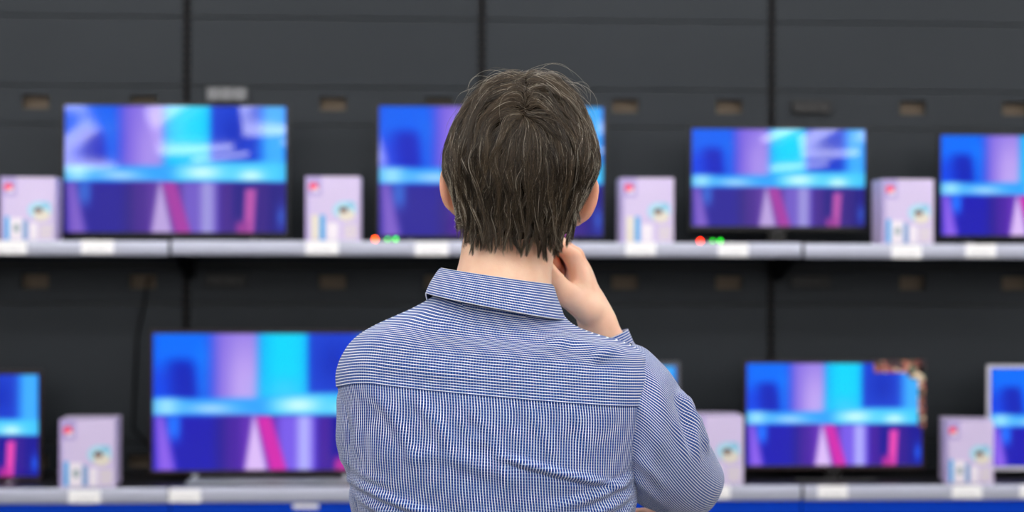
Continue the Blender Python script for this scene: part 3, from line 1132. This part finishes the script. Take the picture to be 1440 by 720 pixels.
def fold_height(px, py):
    h = np.zeros_like(px)
    for pl, A, wd in FOLDS:
        pl = np.array(pl, float)
        best = np.full(px.shape, 1e9)
        tt = np.zeros_like(px)
        side = np.zeros_like(px)
        L = len(pl) - 1
        for i in range(L):
            a, b = pl[i], pl[i + 1]
            ab = b - a
            t = np.clip(((px - a[0]) * ab[0] + (py - a[1]) * ab[1]) / (ab @ ab), 0, 1)
            dx, dy = px - a[0] - t * ab[0], py - a[1] - t * ab[1]
            d = np.hypot(dx, dy)
            m = d < best
            best = np.where(m, d, best)
            tt = np.where(m, (i + t) / L, tt)
            side = np.where(m, np.sign(ab[0] * dy - ab[1] * dx), side)
        taper = np.clip(np.minimum(tt / 0.2, (1 - tt) / 0.3), 0, 1)
        sd = best * side
        h += 1.25 * A * taper * (np.exp(-(sd / wd) ** 2) - 0.55 * np.exp(-((sd - 1.7 * wd) / (1.1 * wd)) ** 2))
    return h


def wave(px, py):
    return 0.0007 * (np.sin(px * 0.11 + 0.05 * py + 2 * np.sin(py * 0.021)) * np.sin(py * 0.043 + 0.016 * px) +
                     0.8 * np.sin(px * 0.052 - py * 0.083 + 1.3 * np.sin(px * 0.018)))


def grid_normals(P):
    du = np.gradient(P, axis=1)
    dv = np.gradient(P, axis=0)
    n = np.cross(du, dv)
    return n / np.maximum(np.linalg.norm(n, axis=-1, keepdims=True), 1e-9)


def grid_obj(name, P, UV, material, parent, flip=False, thick=0.0, **kw):
    nr, nc = P.shape[:2]
    i = np.arange(nr * nc).reshape(nr, nc)
    Qd = np.stack([i[:-1, :-1], i[:-1, 1:], i[1:, 1:], i[1:, :-1]], -1).reshape(-1, 4)
    if flip:
        Qd = Qd[:, ::-1]
    o = np_obj(name, P.reshape(-1, 3), Qd, material, parent, uv=UV.reshape(-1, 2), **kw)
    if thick:
        md = o.modifiers.new('cloth', 'SOLIDIFY')
        md.thickness = thick
        md.offset = -1
    return o


def arclen(P, axis, zero):
    d = np.linalg.norm(np.diff(P, axis=axis), axis=-1)
    c = np.concatenate([np.zeros_like(np.take(d, [0], axis)), np.cumsum(d, axis)], axis)
    return c - np.take(c, [zero], axis)


NC = 420
phi = np.linspace(-math.pi, math.pi, NC + 1)[None, :]
mid = NC // 2
s0 = DM / F


def col_seam():
    py = np.full_like(phi, 540.0)
    for _ in range(4):
        x = torso(phi, py)[..., 0] / s0 + 720
        py = seam_py(x)
    return py


SEAM = col_seam()


def cloth_grid(py, extra):
    P0 = torso(phi + 0 * py, py, extra)
    px = P0[..., 0] / s0 + 720
    nrm = grid_normals(P0)
    out = np.where((nrm[..., 1:2] * P0[..., 1:2] + nrm[..., 0:1] * (P0[..., 0:1] - s0 * (700 - 720))) > 0, 1, -1)
    h = (fold_height(px, py) + wave(px, py)) * np.where(np.cos(phi) > -0.2, 1, 0.3)
    edge = np.clip((1.0 - np.abs(np.sin(phi)) ** 6), 0.25, 1)
    P = P0 + nrm * out * (h * edge)[..., None]
    return P0, P, px


t = np.linspace(0, 1, 330)[:, None]
py = SEAM + (935 - SEAM) * t
P0, P, px = cloth_grid(py, 0.0)
U = arclen(P0, 1, mid)
Vv = -(py - SEAM) * s0
shirt = grid_obj('shirt', P, np.stack([U, Vv], -1), c_body, man, thick=0.0015)

t = np.linspace(0, 1, 150)[:, None]
xt = torso(phi, np.full_like(phi, 428.0))[..., 0] / s0 + 720
top = 420 + 0.185 * (xt - 695) + 14 * sstep(0.2, 0.9, -np.cos(phi))
py = (SEAM + 4) + (top - SEAM - 4) * t
P0, P, px = cloth_grid(py, 0.0016)
U = arclen(P0, 1, mid)
Vv = arclen(P0, 0, 0)
Vv = Vv[:, mid:mid + 1] * np.ones_like(Vv) + 0.0021
grid_obj('yoke', P, np.stack([U, Vv], -1), c_yoke, shirt, flip=True, thick=0.0015)

# ---------------- sleeves


def sleeve(name, rows, nring, mate, vscale=1.0, sq=2.2, folds=None, parent=None, vfrom=0.0):
    """rows: (upper/outer pixel, lower/inner pixel, y back, y front)"""
    rows = np.array([[*a, *b, c, d] for a, b, c, d in rows], float)
    k = np.concatenate([[0], np.cumsum(np.hypot(np.diff((rows[:, 0] + rows[:, 2]) / 2), np.diff((rows[:, 1] + rows[:, 3]) / 2)) + 6)])
    q = np.linspace(0, k[-1], nring)
    ax, ay, bx_, by, y0, y1 = curve(np.column_stack([k, rows]), q)
    yc = (y0 + y1) / 2
    sc = (DM + yc) / F
    C = np.stack([((ax + bx_) / 2 - 720) * sc, yc, CAMZ + (360 - (ay + by) / 2) * sc], -1)
    E = np.stack([(ax - bx_) / 2 * sc, 0 * yc, -(ay - by) / 2 * sc], -1)
    G = np.stack([0 * yc, (y1 - y0) / 2, 0 * yc], -1)
    NA = 160
    th = np.linspace(-math.pi, math.pi, NA + 1)
    cs, sn = spow(np.cos(th), 2 / sq), spow(np.sin(th), 2 / sq)
    P0 = C[:, None] + E[:, None] * sn[None, :, None] - G[:, None] * cs[None, :, None]     # th = 0 faces the viewer
    nrm = grid_normals(P0)
    o = np.sign(np.sum(nrm * (P0 - C[:, None]), -1, keepdims=True))
    px = P0[..., 0] / ((DM + P0[..., 1]) / F) + 720
    py = 360 - (P0[..., 2] - CAMZ) / ((DM + P0[..., 1]) / F)
    h = 0.8 * wave(px * 1.2, py * 0.9)
    if folds is not None:
        global FOLDS
        keep, FOLDS = FOLDS, folds
        h = h + fold_height(px, py) * (np.cos(th) > -0.3)
        FOLDS = keep
    P = P0 + nrm * o * h[..., None]
    U = arclen(P0, 1, NA // 2)
    Vl = arclen(P0, 0, 0)
    return P, np.stack([U, Vl + vfrom], -1)


def cap(part, end):
    """close a cloth tube at one end"""
    P, UVv = part
    k = 0 if end == 0 else -1
    c = np.broadcast_to(P[k].mean(0), P[k].shape)[None]
    u = UVv[k][None]
    return (np.concatenate([c, P]), np.concatenate([u, UVv])) if end == 0 else (np.concatenate([P, c]), np.concatenate([UVv, u]))


def tubes(name, parts, mate, parent):
    Vs, Qs, Us, n0 = [], [], [], 0
    for P, UVv in parts:
        nr, nc = P.shape[:2]
        i = np.arange(nr * nc).reshape(nr, nc) + n0
        Vs.append(P.reshape(-1, 3))
        Us.append(UVv.reshape(-1, 2))
        Qs.append(np.stack([i[:-1, :-1], i[:-1, 1:], i[1:, 1:], i[1:, :-1]], -1).reshape(-1, 4))
        n0 += nr * nc
    return np_obj(name, np.concatenate(Vs), np.concatenate(Qs), mate, parent, uv=np.concatenate(Us))


SF = [([(955, 548), (968, 575), (978, 620), (984, 650)], 0.0080, 5),
      ([(972, 578), (985, 610), (996, 640)], 0.0070, 5),
      ([(950, 590), (962, 620), (975, 655)], 0.0025, 6),
      ([(915, 520), (930, 560), (945, 600)], 0.0020, 9),
      ([(900, 560), (920, 610), (940, 650)], 0.0016, 10),
      ([(893, 640), (915, 662), (940, 690)], 0.0030, 7),
      ([(890, 668), (912, 690), (935, 710)], 0.0028, 6)]
up = sleeve('sleeve', [
    ((888, 482), (876, 682), -0.070, 0.095),
    ((906, 489), (886, 692), -0.078, 0.105),
    ((934, 514), (892, 701), -0.074, 0.125),
    ((957, 545), (902, 709), -0.054, 0.150),
    ((976, 580), (917, 716), -0.030, 0.185),
    ((992, 612), (936, 722), 0.005, 0.215),
    ((1005, 637), (956, 725), 0.045, 0.235),
    ((1013, 654), (974, 722), 0.085, 0.252),
    ((1015, 664), (990, 714), 0.125, 0.262),
    ((1013, 674), (1001, 702), 0.165, 0.262),
    ((1009, 684), (1006, 692), 0.195, 0.245)], 150, c_body, folds=SF)
fore = sleeve('sleeve', [
    ((996, 684), (950, 712), 0.172, 0.262),
    ((988, 655), (930, 694), 0.168, 0.264),
    ((979, 612), (900, 648), 0.160, 0.258),
    ((946, 560), (868, 594), 0.148, 0.244),
    ((912, 510), (846, 538), 0.148, 0.228),
    ((890, 478), (838, 499), 0.142, 0.212)], 80, c_body, vfrom=0.3)
tubes('sleeve', [cap(up, 1), cap(fore, 0)], c_body, shirt)
cuff = sleeve('cuff', [
    ((892, 482), (838, 503), 0.138, 0.214),
    ((889, 475), (836, 496), 0.140, 0.212),
    ((883, 462), (832, 483), 0.142, 0.208)], 14, c_yoke, sq=2.0)
P, UVv = cuff
grid_obj('cuff', P, UVv, c_yoke, shirt, thick=0.002)

lu = sleeve('sleeve', [
    ((492, 522), (560, 512), -0.045, 0.075),
    ((481, 542), (560, 540), -0.060, 0.085),
    ((475, 565), (556, 568), -0.066, 0.090),
    ((475, 605), (552, 612), -0.060, 0.096),
    ((480, 640), (552, 650), -0.050, 0.108),
    ((489, 664), (556, 676), -0.040, 0.118),
    ((492, 684), (560, 700), -0.026, 0.128),
    ((498, 720), (565, 730), 0.0, 0.150),
    ((512, 765), (570, 752), 0.03, 0.165),
    ((530, 790), (578, 756), 0.06, 0.175)], 140, c_body,
    folds=[([(476, 640), (495, 656), (530, 668)], 0.0015, 6), ([(486, 672), (510, 684), (545, 694)], 0.004, 5)])
lf = sleeve('sleeve', [
    ((538, 792), (545, 712), 0.06, 0.160),
    ((580, 796), (580, 710), 0.095, 0.190),
    ((650, 790), (650, 714), 0.135, 0.225),
    ((730, 784), (730, 720), 0.165, 0.245),
    ((790, 780), (790, 725), 0.175, 0.243)], 70, c_body, vfrom=0.3)
tubes('sleeve', [cap(lu, 1), cap(lf, 0)], c_body, shirt)
lc = sleeve('cuff', [
    ((786, 783), (786, 722), 0.172, 0.246),
    ((812, 781), (812, 724), 0.174, 0.244)], 10, c_yoke, sq=2.0)
grid_obj('cuff', lc[0], lc[1], c_yoke, shirt, thick=0.002)

# ---------------- collar: a stand round the neck and a leaf folded over it
nphi = np.linspace(-math.pi * 0.93, math.pi * 0.93, 240)


def ring(cx, cy, hw, yb, yf, slope, n=2.1, drop=0.0):
    """ring round the neck: centre pixel, half width px, back and front depth, sideways slope, drop of the front"""
    x = hw * spow(np.sin(nphi), 2 / n)
    cs = np.cos(nphi)
    y = np.where(cs > 0, yb * np.abs(cs) ** (2 / n), yf * np.abs(cs) ** (2 / n))
    pyv = cy + slope * x + drop * sstep(-0.25, 0.95, -cs)
    return np.stack([(cx + x - 720) * s0, y, CAMZ + (360 - pyv) * s0], -1)


rows = [ring(698, 392, 76.5, -0.076, 0.058, 0.145, drop=30),
        ring(698, 389.5, 78.0, -0.0785, 0.060, 0.145, drop=30),
        ring(698, 391.5, 80.0, -0.0815, 0.063, 0.145, drop=31),
        ring(697, 402, 85.0, -0.0900, 0.070, 0.160, n=2.25, drop=38),
        ring(697, 415, 91.0, -0.0965, 0.077, 0.180, n=2.4, drop=48),
        ring(697, 430, 96.5, -0.1035, 0.086, 0.190, n=2.55, drop=62)]
rows = np.array(rows)
kk = np.array([0, 2, 5, 18, 34, 53.0])
qq = np.linspace(0, 53, 46)
P = np.stack(curve(np.column_stack([kk, rows.reshape(6, -1)]), qq), -1).reshape(46, 240, 3)
U = arclen(P, 1, 120)
U = U[-1:, :] * np.ones_like(U)
Vc = arclen(P, 0, 0)[:, 120:121] * np.ones_like(U)
grid_obj('collar', P, np.stack([U, Vc], -1), c_yoke, shirt, thick=0.0018)
rows = np.array([ring(698, 436, 88, -0.092, 0.072, 0.16, drop=40), ring(698, 424, 82, -0.087, 0.066, 0.155, drop=36), ring(698, 391.5, 76.0, -0.0755, 0.0575, 0.145, drop=30)])
kk = np.array([0, 14, 44.0])
qq = np.linspace(0, 44, 24)
P = np.stack(curve(np.column_stack([kk, rows.reshape(3, -1)]), qq), -1).reshape(24, 240, 3)
U = arclen(P, 1, 120)
Vc = arclen(P, 0, 0)[:, 120:121] * np.ones_like(U)
grid_obj('collar_stand', P, np.stack([U, Vc], -1), c_yoke, shirt)

# shirt front buttons (on the side away from the viewer)
m_btn = mat('pearl button', (226, 226, 232), 0.25)
for pyb in (470, 530, 590, 650, 830, 900):
    Lx, Rx, yb, yf = curve(TOR, np.array([pyb]))
    bm = disc(NB(), ((Lx[0] + Rx[0]) / 2 - 720) * s0, yf[0] + 0.0005, yf[0] + 0.0035, CAMZ + (360 - pyb) * s0, 0.0055, 0.0055, 18)
    bm_obj('button', bm, m_btn, shirt)

# ---------------- trousers and shoes
ft = Field((-0.30, -0.17, 0.03), (0.28, 0.20, 1.06), 0.004)
for s in (-1, 1):
    hip, knee, ank = LEG[s]
    ft.cone(hip, knee, 0.094, 0.072, 0.03)
    ft.cone(knee, ank + np.array([0, 0.004, -0.012]), 0.072, 0.062, 0.03)
for pyv, r in ((925, 0.112), (985, 0.116)):
    ft.cone(M(618, pyv, 0.0), M(794, pyv, 0.0), r, r, 0.04)
V, Q = ft.mesh()
V = smooth_mesh(V, Q, 2)
m_trs = mat('dark navy trousers', (36, 40, 52), 0.8, noise=0.1, nscale=300)
trs = np_obj('trousers', V, Q, m_trs, man)
m_shoe = mat('black leather', (22, 20, 20), 0.35)
for s in (-1, 1):
    a = LEG[s][2]
    fs = Field(a + np.array([-0.09, -0.11, -0.09]), a + np.array([0.09, 0.23, 0.05]), 0.003)
    fs.cone(a + np.array([0, -0.03, -0.045]), a + np.array([s * 0.008, 0.15, -0.052]), 0.038, 0.030, 0.02, flat=((1, 0, 0), 1.12))
    fs.ball(a + np.array([0, -0.01, -0.01]), (0.041, 0.05, 0.04), 0.02)
    fs.cone(a + np.array([0, -0.035, -0.079]), a + np.array([s * 0.008, 0.155, -0.079]), 0.036, 0.036, 0.004, flat=((0, 0, 1), 0.16))
    V, Q = fs.mesh()
    V[:, 2] = np.maximum(V[:, 2], 0.0005)
    np_obj('shoe', smooth_mesh(V, Q, 1), Q, m_shoe, man)

# ---------------- hair
HAIR = [  # photo row, left, right, back, front
    (96, 738, 752, 0.020, 0.034),
    (99, 718, 766, -0.006, 0.056),
    (104, 702, 780, -0.026, 0.074),
    (113, 684, 793, -0.046, 0.090),
    (126, 668, 806, -0.063, 0.102),
    (142, 654, 817, -0.075, 0.112),
    (160, 643, 826, -0.084, 0.118),
    (180, 633, 834, -0.092, 0.122),
    (200, 626, 840, -0.097, 0.124),
    (220, 622, 843.5, -0.099, 0.124),
    (240, 622, 842, -0.098, 0.124),
    (260, 629, 833, -0.095, 0.122),
    (280, 634, 823, -0.090, 0.118),
    (300, 637, 814, -0.084, 0.112),
    (320, 637, 811, -0.078, 0.105),
    (345, 637, 805, -0.075, 0.095),
    (385, 640, 792, -0.073, 0.085)]
HCc = M(734, 215, 0.012)


def hair_f(Pt):
    """<0 inside the head of hair"""
    py = 360 - (Pt[..., 2] - CAMZ) / s0
    q = np.clip(py, 96.01, 384.9)
    Lx, Rx, yb, yf = curve(HAIR, q)
    cx = ((Lx + Rx) / 2 - 720) * s0
    a = (Rx - Lx) / 2 * s0
    ym = 0.012
    dx = (Pt[..., 0] - cx) / a
    dy = Pt[..., 1] - ym
    dy = np.where(dy < 0, dy / (ym - yb), dy / (yf - ym))
    g = np.abs(dx) ** 2.15 + np.abs(dy) ** 2.15 - 1
    return np.where(py < 96, 1.0, g)


def to_surface(Pt, lay):
    """slide points along rays from the head centre on to the surface, then inwards by lay (metres)"""
    d = Pt - HCc
    d = d / np.linalg.norm(d, axis=-1, keepdims=True)
    lo, hi = np.full(d.shape[:-1], 0.03), np.full(d.shape[:-1], 0.22)
    for _ in range(15):
        m = (lo + hi) / 2
        ins = hair_f(HCc + d * m[..., None]) < 0
        lo, hi = np.where(ins, m, lo), np.where(ins, hi, m)
    return HCc + d * ((lo + hi) / 2 - lay)[..., None]


def azim(Pt):
    """angle round the head: 0 at the back, positive to the right, +-180 at the face"""
    return np.degrees(np.arctan2(Pt[..., 0] - HCc[0], -(Pt[..., 1] - 0.012)))


def end_py(az):
    """photo row where the hair stops, by angle round the head"""
    a = np.abs(az)
    e = np.interp(a, [0, 30, 48, 58, 68, 76, 84, 98, 104, 112, 120, 132, 180],
                  [362, 360, 356, 350, 338, 310, 276, 266, 292, 296, 240, 192, 172])
    return e + np.where(az > 0, 1, -1) * np.clip(a / 60, 0, 1) * 6 * (a < 120) - 4 * (az < -20) * (a < 70)


TIPS = np.array([647, 668, 688, 708, 737, 760, 782, 800.0])
P_A = to_surface(M(738, 160, -0.085)[None], 0.0)[0]      # the crown whorl
P_B = to_surface(M(737, 104, 0.01)[None], 0.0)[0]        # the parting runs up from it


def flow(Pt, swirl):
    n = Pt - HCc
    n = n / np.linalg.norm(n, axis=-1, keepdims=True)
    ab = P_B - P_A
    t = np.clip(((Pt - P_A) @ ab) / (ab @ ab), 0, 1.0)
    d1 = Pt - (P_A + t[..., None] * ab)
    d1 = d1 - n * np.sum(d1 * n, -1, keepdims=True)
    dist = np.linalg.norm(d1, axis=-1, keepdims=True)
    d1 = d1 / np.maximum(dist, 1e-5)
    g = np.array([0, 0, -1.0]) - n * (-n[..., 2:3])
    g = g / np.maximum(np.linalg.norm(g, axis=-1, keepdims=True), 1e-5)
    w = np.clip(dist / 0.095, 0, 1)
    w = 0.28 + 0.72 * w * w * (3 - 2 * w)
    front = np.clip((Pt[..., 1:2] - 0.03) / 0.05, 0, 1)
    d = d1 * (1 - w) + g * w * (1 - 0.3 * front) + np.array([0.25, 0, 0]) * front
    side = np.cross(n, d)
    sw = swirl[..., None] + 0.10 * np.sin(Pt[..., 0:1] * 95 + Pt[..., 2:3] * 40) + 0.08 * np.sin(Pt[..., 2:3] * 130 + Pt[..., 0:1] * 60)
    d = d + side * sw
    pxs = Pt[..., 0] / s0 + 720
    near = TIPS[np.abs(pxs[..., None] - TIPS).argmin(-1)]
    pull = np.clip(((360 - (Pt[..., 2] - CAMZ) / s0) - 300) / 45, 0, 1) * (Pt[..., 1] < 0.0)
    d = d + np.array([1.0, 0, 0]) * (pull * np.clip((near - pxs) / 9.0, -1, 1) * 0.42)[..., None]
    d = d - n * np.sum(d * n, -1, keepdims=True)
    return d / np.maximum(np.linalg.norm(d, axis=-1, keepdims=True), 1e-5)


ST = 18


def hair_line(Pt):
    """the nape ends in uneven pointed locks"""
    az = azim(Pt)
    e = end_py(az)
    pxs = Pt[..., 0] / s0 + 720
    nape = np.interp(pxs, [636, 640, 647, 656, 668, 679, 688, 696, 708, 719, 727, 737, 748, 760, 771, 782, 790, 802, 810],
                     [344, 350, 359, 352, 364, 349, 357, 350, 367, 352, 351, 369, 358, 372, 362, 366, 353, 338, 330])
    b = (np.abs(az) < 62) & (Pt[..., 1] < 0.0)
    return np.where(b, nape, e)



def grow(root, lay, swirl, length, endoff):
    """strands as arrays of ST points following the flow; they stop at the hair line"""
    cur = root.copy()
    step = length / (ST - 1)
    path = [cur]
    alive = np.ones(len(cur), bool)
    for k in range(1, ST):
        d = flow(cur, swirl)
        nx = to_surface(cur + d * step[:, None], lay)
        pyv = 360 - (nx[:, 2] - CAMZ) / s0
        alive &= pyv < hair_line(nx) + endoff
        cur = np.where(alive[:, None], nx, cur)
        path.append(cur)
    path = np.stack(path, 1)
    step_n = (np.linalg.norm(np.diff(path, axis=1), axis=-1) > 1e-7).sum(1)
    f = np.linspace(0, 1, ST)[None, :] * step_n[:, None]
    i0 = np.minimum(f.astype(int), ST - 2)
    fr = (f - i0)[..., None]
    r_ = np.arange(len(path))[:, None]
    return path[r_, i0] * (1 - fr) + path[r_, i0 + 1] * fr


def roots(n):
    """points spread over the scalp above the hair line"""
    z = rng.uniform(-0.75, 1, n * 3)
    a = rng.uniform(-math.pi, math.pi, n * 3)
    r = np.sqrt(1 - z * z)
    p = HCc + np.stack([r * np.sin(a), -r * np.cos(a), z], -1) * 0.1
    p = to_surface(p, 0.0)
    pyv = 360 - (p[:, 2] - CAMZ) / s0
    p = p[pyv < end_py(azim(p)) - 14][:n]
    u = rng.uniform(0, 1, (n // 7, 1))
    q = P_A + (P_B - P_A) * np.clip(u * 1.5 - 0.5, 0, 1) + rng.normal(0, 0.007, (n // 7, 3))
    return np.concatenate([p, to_surface(q, 0.0)])


NG = 430
g_root = roots(NG)
NG = len(g_root)
g_sw = rng.normal(0, 0.17, NG)
g_len = rng.uniform(0.07, 0.15, NG)
g_end = np.minimum(rng.normal(-2, 6, NG), 3)
g_lay = np.abs(rng.normal(0.0, 0.0060, NG))
G = grow(to_surface(g_root, g_lay + 0.003), g_lay, g_sw, g_len, g_end)

NS = 23000
s_root = roots(NS)
NS = len(s_root)
gi = np.zeros(NS, int)
for i in range(0, NS, 1500):
    d2 = ((s_root[i:i + 1500, None, :] - g_root[None]) ** 2).sum(-1)
    gi[i:i + 1500] = d2.argmin(1)
lay = g_lay[gi] + np.abs(rng.normal(0, 0.0016, NS))
S = grow(to_surface(s_root, lay + 0.003), lay, g_sw[gi] + rng.normal(0, 0.05, NS), g_len[gi] * rng.uniform(0.85, 1.1, NS), g_end[gi] + rng.normal(0, 2.0, NS) - rng.exponential(2.5, NS) + 6 - 900 * np.maximum(np.linalg.norm(s_root - g_root[gi], axis=-1) - 0.002, 0))
tt = np.linspace(0, 1, ST)[None, :, None]
off = rng.normal(0, 0.0013, (NS, 1, 3))
cw = 0.92 * sstep(0.0, 0.9, tt)
S = S * (1 - cw) + (G[gi] + off * (1.2 - 0.85 * tt)) * cw
# each lock sways sideways and its tip bends its own way
sd = np.cross(S - HCc, np.gradient(S, axis=1))
sd /= np.maximum(np.linalg.norm(sd, axis=-1, keepdims=True), 1e-7)
ga = rng.normal(0, 0.0055, NG)[gi][:, None, None]
gb = rng.normal(0, 0.0042, NG)[gi][:, None, None]
gp = rng.uniform(0, 6.28, NG)[gi][:, None, None]
S = S + sd * (ga * tt ** 2.2 + gb * np.sin(tt * 6.5 + gp) * np.clip(tt * 3, 0, 1))
# lift: strands rise out of the scalp at the root; lock tips flare a little at the nape
nn = S - HCc
nn /= np.linalg.norm(nn, axis=-1, keepdims=True)
S = S - nn * (0.005 * (1 - sstep(0, 0.2, tt)))
S = S + nn * (0.0018 * np.sin(tt * 7 + rng.uniform(0, 6.28, (NS, 1, 1))) * rng.uniform(0.2, 1, (NS, 1, 1)))
wob = rng.normal(0, 1, (NS, 1, 3)) * 0.0010
S = S + wob * np.sin(tt * rng.uniform(4, 11, (NS, 1, 1)) + rng.uniform(0, 6, (NS, 1, 1)))
rad = rng.uniform(0.00016, 0.00029, NS)

# loose single hairs that stand away from the crown and the sides
NF = 210
f_root = roots(1200)
fpy = 360 - (f_root[:, 2] - CAMZ) / s0
pick = np.where((fpy < 140) | (rng.uniform(0, 1, len(fpy)) < 0.08))[0][:NF]
f_root = f_root[pick]
NF = len(f_root)
fl_ = rng.uniform(0.03, 0.07, NF)
W = grow(f_root, np.zeros(NF), rng.normal(0, 0.5, NF), fl_, np.full(NF, -4.0))
nf = W - HCc
nf /= np.linalg.norm(nf, axis=-1, keepdims=True)
amp = (np.abs(rng.normal(0, 0.0075, (NF, 1, 1))) + 0.001) * np.where(f_root[:, 2] > CAMZ + 0.20, 1.0, 0.4)[:, None, None]
W = W + nf * amp * np.sin(np.clip(tt * rng.uniform(1.6, 3.3, (NF, 1, 1)), 0, 3.3)) + np.cross(nf, rng.normal(0, 1, (NF, 1, 3))) * 0.004 * np.sin(tt * rng.uniform(2, 7, (NF, 1, 1)))

# fine short hair below the hair line on the neck and round the ears
allS = np.concatenate([S, W])
rad = np.concatenate([rad, rng.uniform(0.00013, 0.0002, NF)])
NT = len(allS)
# colour of each hair: dark brown, some lighter, some grey, more grey at the temples
pym = 360 - (allS[:, ST // 2, 2] - CAMZ) / s0
azm = np.abs(azim(allS[:, ST // 2]))
dark, mids, greyc = lin((43, 35, 27)), lin((108, 91, 70)), lin((206, 198, 180))
q = np.clip(rng.beta(1.4, 2.6, NT), 0, 1)[:, None]
gq = np.concatenate([rng.normal(0, 0.2, NG)[gi], np.zeros(NF)])[:, None]
q = np.clip(q + gq, 0, 1.2)
hc = dark * (1 - q) + mids * q
pg = 0.05 + 0.5 * sstep(46, 76, azm) * sstep(225, 280, pym) + 0.05 * sstep(150, 110, pym)
isg = rng.uniform(0, 1, NT) < pg
isg[NS:] = rng.uniform(0, 1, NF) < 0.5
gm = rng.uniform(0.35, 1, NT)[:, None]
hc = np.where(isg[:, None], hc * (1 - gm) + greyc * gm, hc)

# three sided tubes
T = np.gradient(allS, axis=1)
T /= np.maximum(np.linalg.norm(T, axis=-1, keepdims=True), 1e-7)
nrm = allS - HCc
A_ = np.cross(T, nrm)
A_ /= np.maximum(np.linalg.norm(A_, axis=-1, keepdims=True), 1e-7)
B_ = np.cross(T, A_)
prof = (np.interp(np.linspace(0, 1, ST), [0, 0.1, 0.7, 1], [0.7, 1, 0.8, 0.12]))[None, :, None] * rad[:, None, None]
Vt = np.stack([allS + prof * (A_ * math.cos(a) + B_ * math.sin(a)) for a in (0.5, 0.5 + 2.094, 0.5 + 4.189)], 2)
Vh = Vt.reshape(-1, 3)
bi = (np.arange(NT)[:, None, None] * ST + np.arange(ST - 1)[None, :, None]) * 3
k3 = np.arange(3)[None, None, :]
Qh = np.stack([bi + k3, bi + (k3 + 1) % 3, bi + 3 + (k3 + 1) % 3, bi + 3 + k3], -1).reshape(-1, 4)
Ch = np.repeat(hc, ST * 3, 0)
# the dense under-layer beneath the strands
na, nz = 160, 90
azg, eg = np.meshgrid(np.linspace(-math.pi, math.pi, na), np.linspace(-1.2, 1.57, nz))
D = np.stack([np.cos(eg) * np.sin(azg), -np.cos(eg) * np.cos(azg), np.sin(eg)], -1)
PC = to_surface(HCc + D * 0.1, 0.0105)
PCo = to_surface(HCc + D * 0.1, 0.0)
pyc = 360 - (PCo[..., 2] - CAMZ) / s0
okv = pyc < end_py(azim(PCo)) - 13
i = np.arange(na * nz).reshape(nz, na)
Qc = np.stack([i[:-1, :-1], i[:-1, 1:], i[1:, 1:], i[1:, :-1]], -1).reshape(-1, 4)
Qc = Qc[okv.ravel()[Qc].all(1)]
n0 = len(Vh)
Vh = np.concatenate([Vh, PC.reshape(-1, 3)])
Qh = np.concatenate([Qh, Qc + n0])
Ch = np.concatenate([Ch, np.tile(lin((40, 33, 26)), (na * nz, 1))])


def hair_material():
    m = bpy.data.materials.new('brown greying hair')
    m.use_nodes = True
    nt = m.node_tree
    b = nt.nodes['Principled BSDF']
    a = nt.nodes.new('ShaderNodeAttribute')
    a.attribute_name = 'strand'
    nt.links.new(a.outputs['Color'], b.inputs['Base Color'])
    b.inputs['Roughness'].default_value = 0.33
    b.inputs['Specular IOR Level'].default_value = 0.55
    return m


hair = np_obj('hair', Vh, Qh, hair_material(), man)
hair.data.materials.append(mat('dark hair underneath', (34, 28, 22), 1.0, spec=0.0))
hair.data.polygons.foreach_set('material_index', (np.arange(len(Qh)) >= len(Qh) - len(Qc)).astype(np.int32))
ca = hair.data.color_attributes.new('strand', 'FLOAT_COLOR', 'POINT')
ca.data.foreach_set('color', np.concatenate([Ch, np.ones((len(Ch), 1))], 1).astype(np.float32).ravel())
# eyebrows
bm = NB()
for s in (-1, 1):
    for k in range(46):
        u = random.random()
        p = H(s * (0.016 + 0.032 * u), 0.108 - 0.018 * u * u, 0.016 + 0.004 * math.sin(u * 3) + random.uniform(-0.002, 0.002))
        tube(bm, [p, p + np.array([s * 0.006, -0.0005, 0.0025 - 0.004 * u])], 0.0003, 3)
bm_obj('eyebrows', bm, mat('brow hair', (52, 42, 34), 0.5), man)


# ------------------------------------------------------------------ camera, world, output
cam = bpy.data.cameras.new('camera')
cam.sensor_width = 36
cam.lens = F / 1440 * 36
cam.clip_end = 100
cam.dof.use_dof = True
cam.dof.focus_distance = 1.86
cam.dof.aperture_fstop = 3.4
cam.dof.aperture_blades = 7
co = bpy.data.objects.new('camera', cam)
COL.objects.link(co)
co.matrix_world = Matrix.Translation(CAM) @ CROT.to_4x4()
scene.camera = co

w = bpy.data.worlds.new('shop air')
scene.world = w
w.use_nodes = True
w.node_tree.nodes['Background'].inputs['Color'].default_value = (1, 1, 1, 1)
w.node_tree.nodes['Background'].inputs['Strength'].default_value = 0.3
scene.view_settings.view_transform = 'Standard'
scene.view_settings.look = 'None'
scene.view_settings.gamma = 1
scene.view_settings.use_curve_mapping = False
scene.view_settings.exposure = 0.12
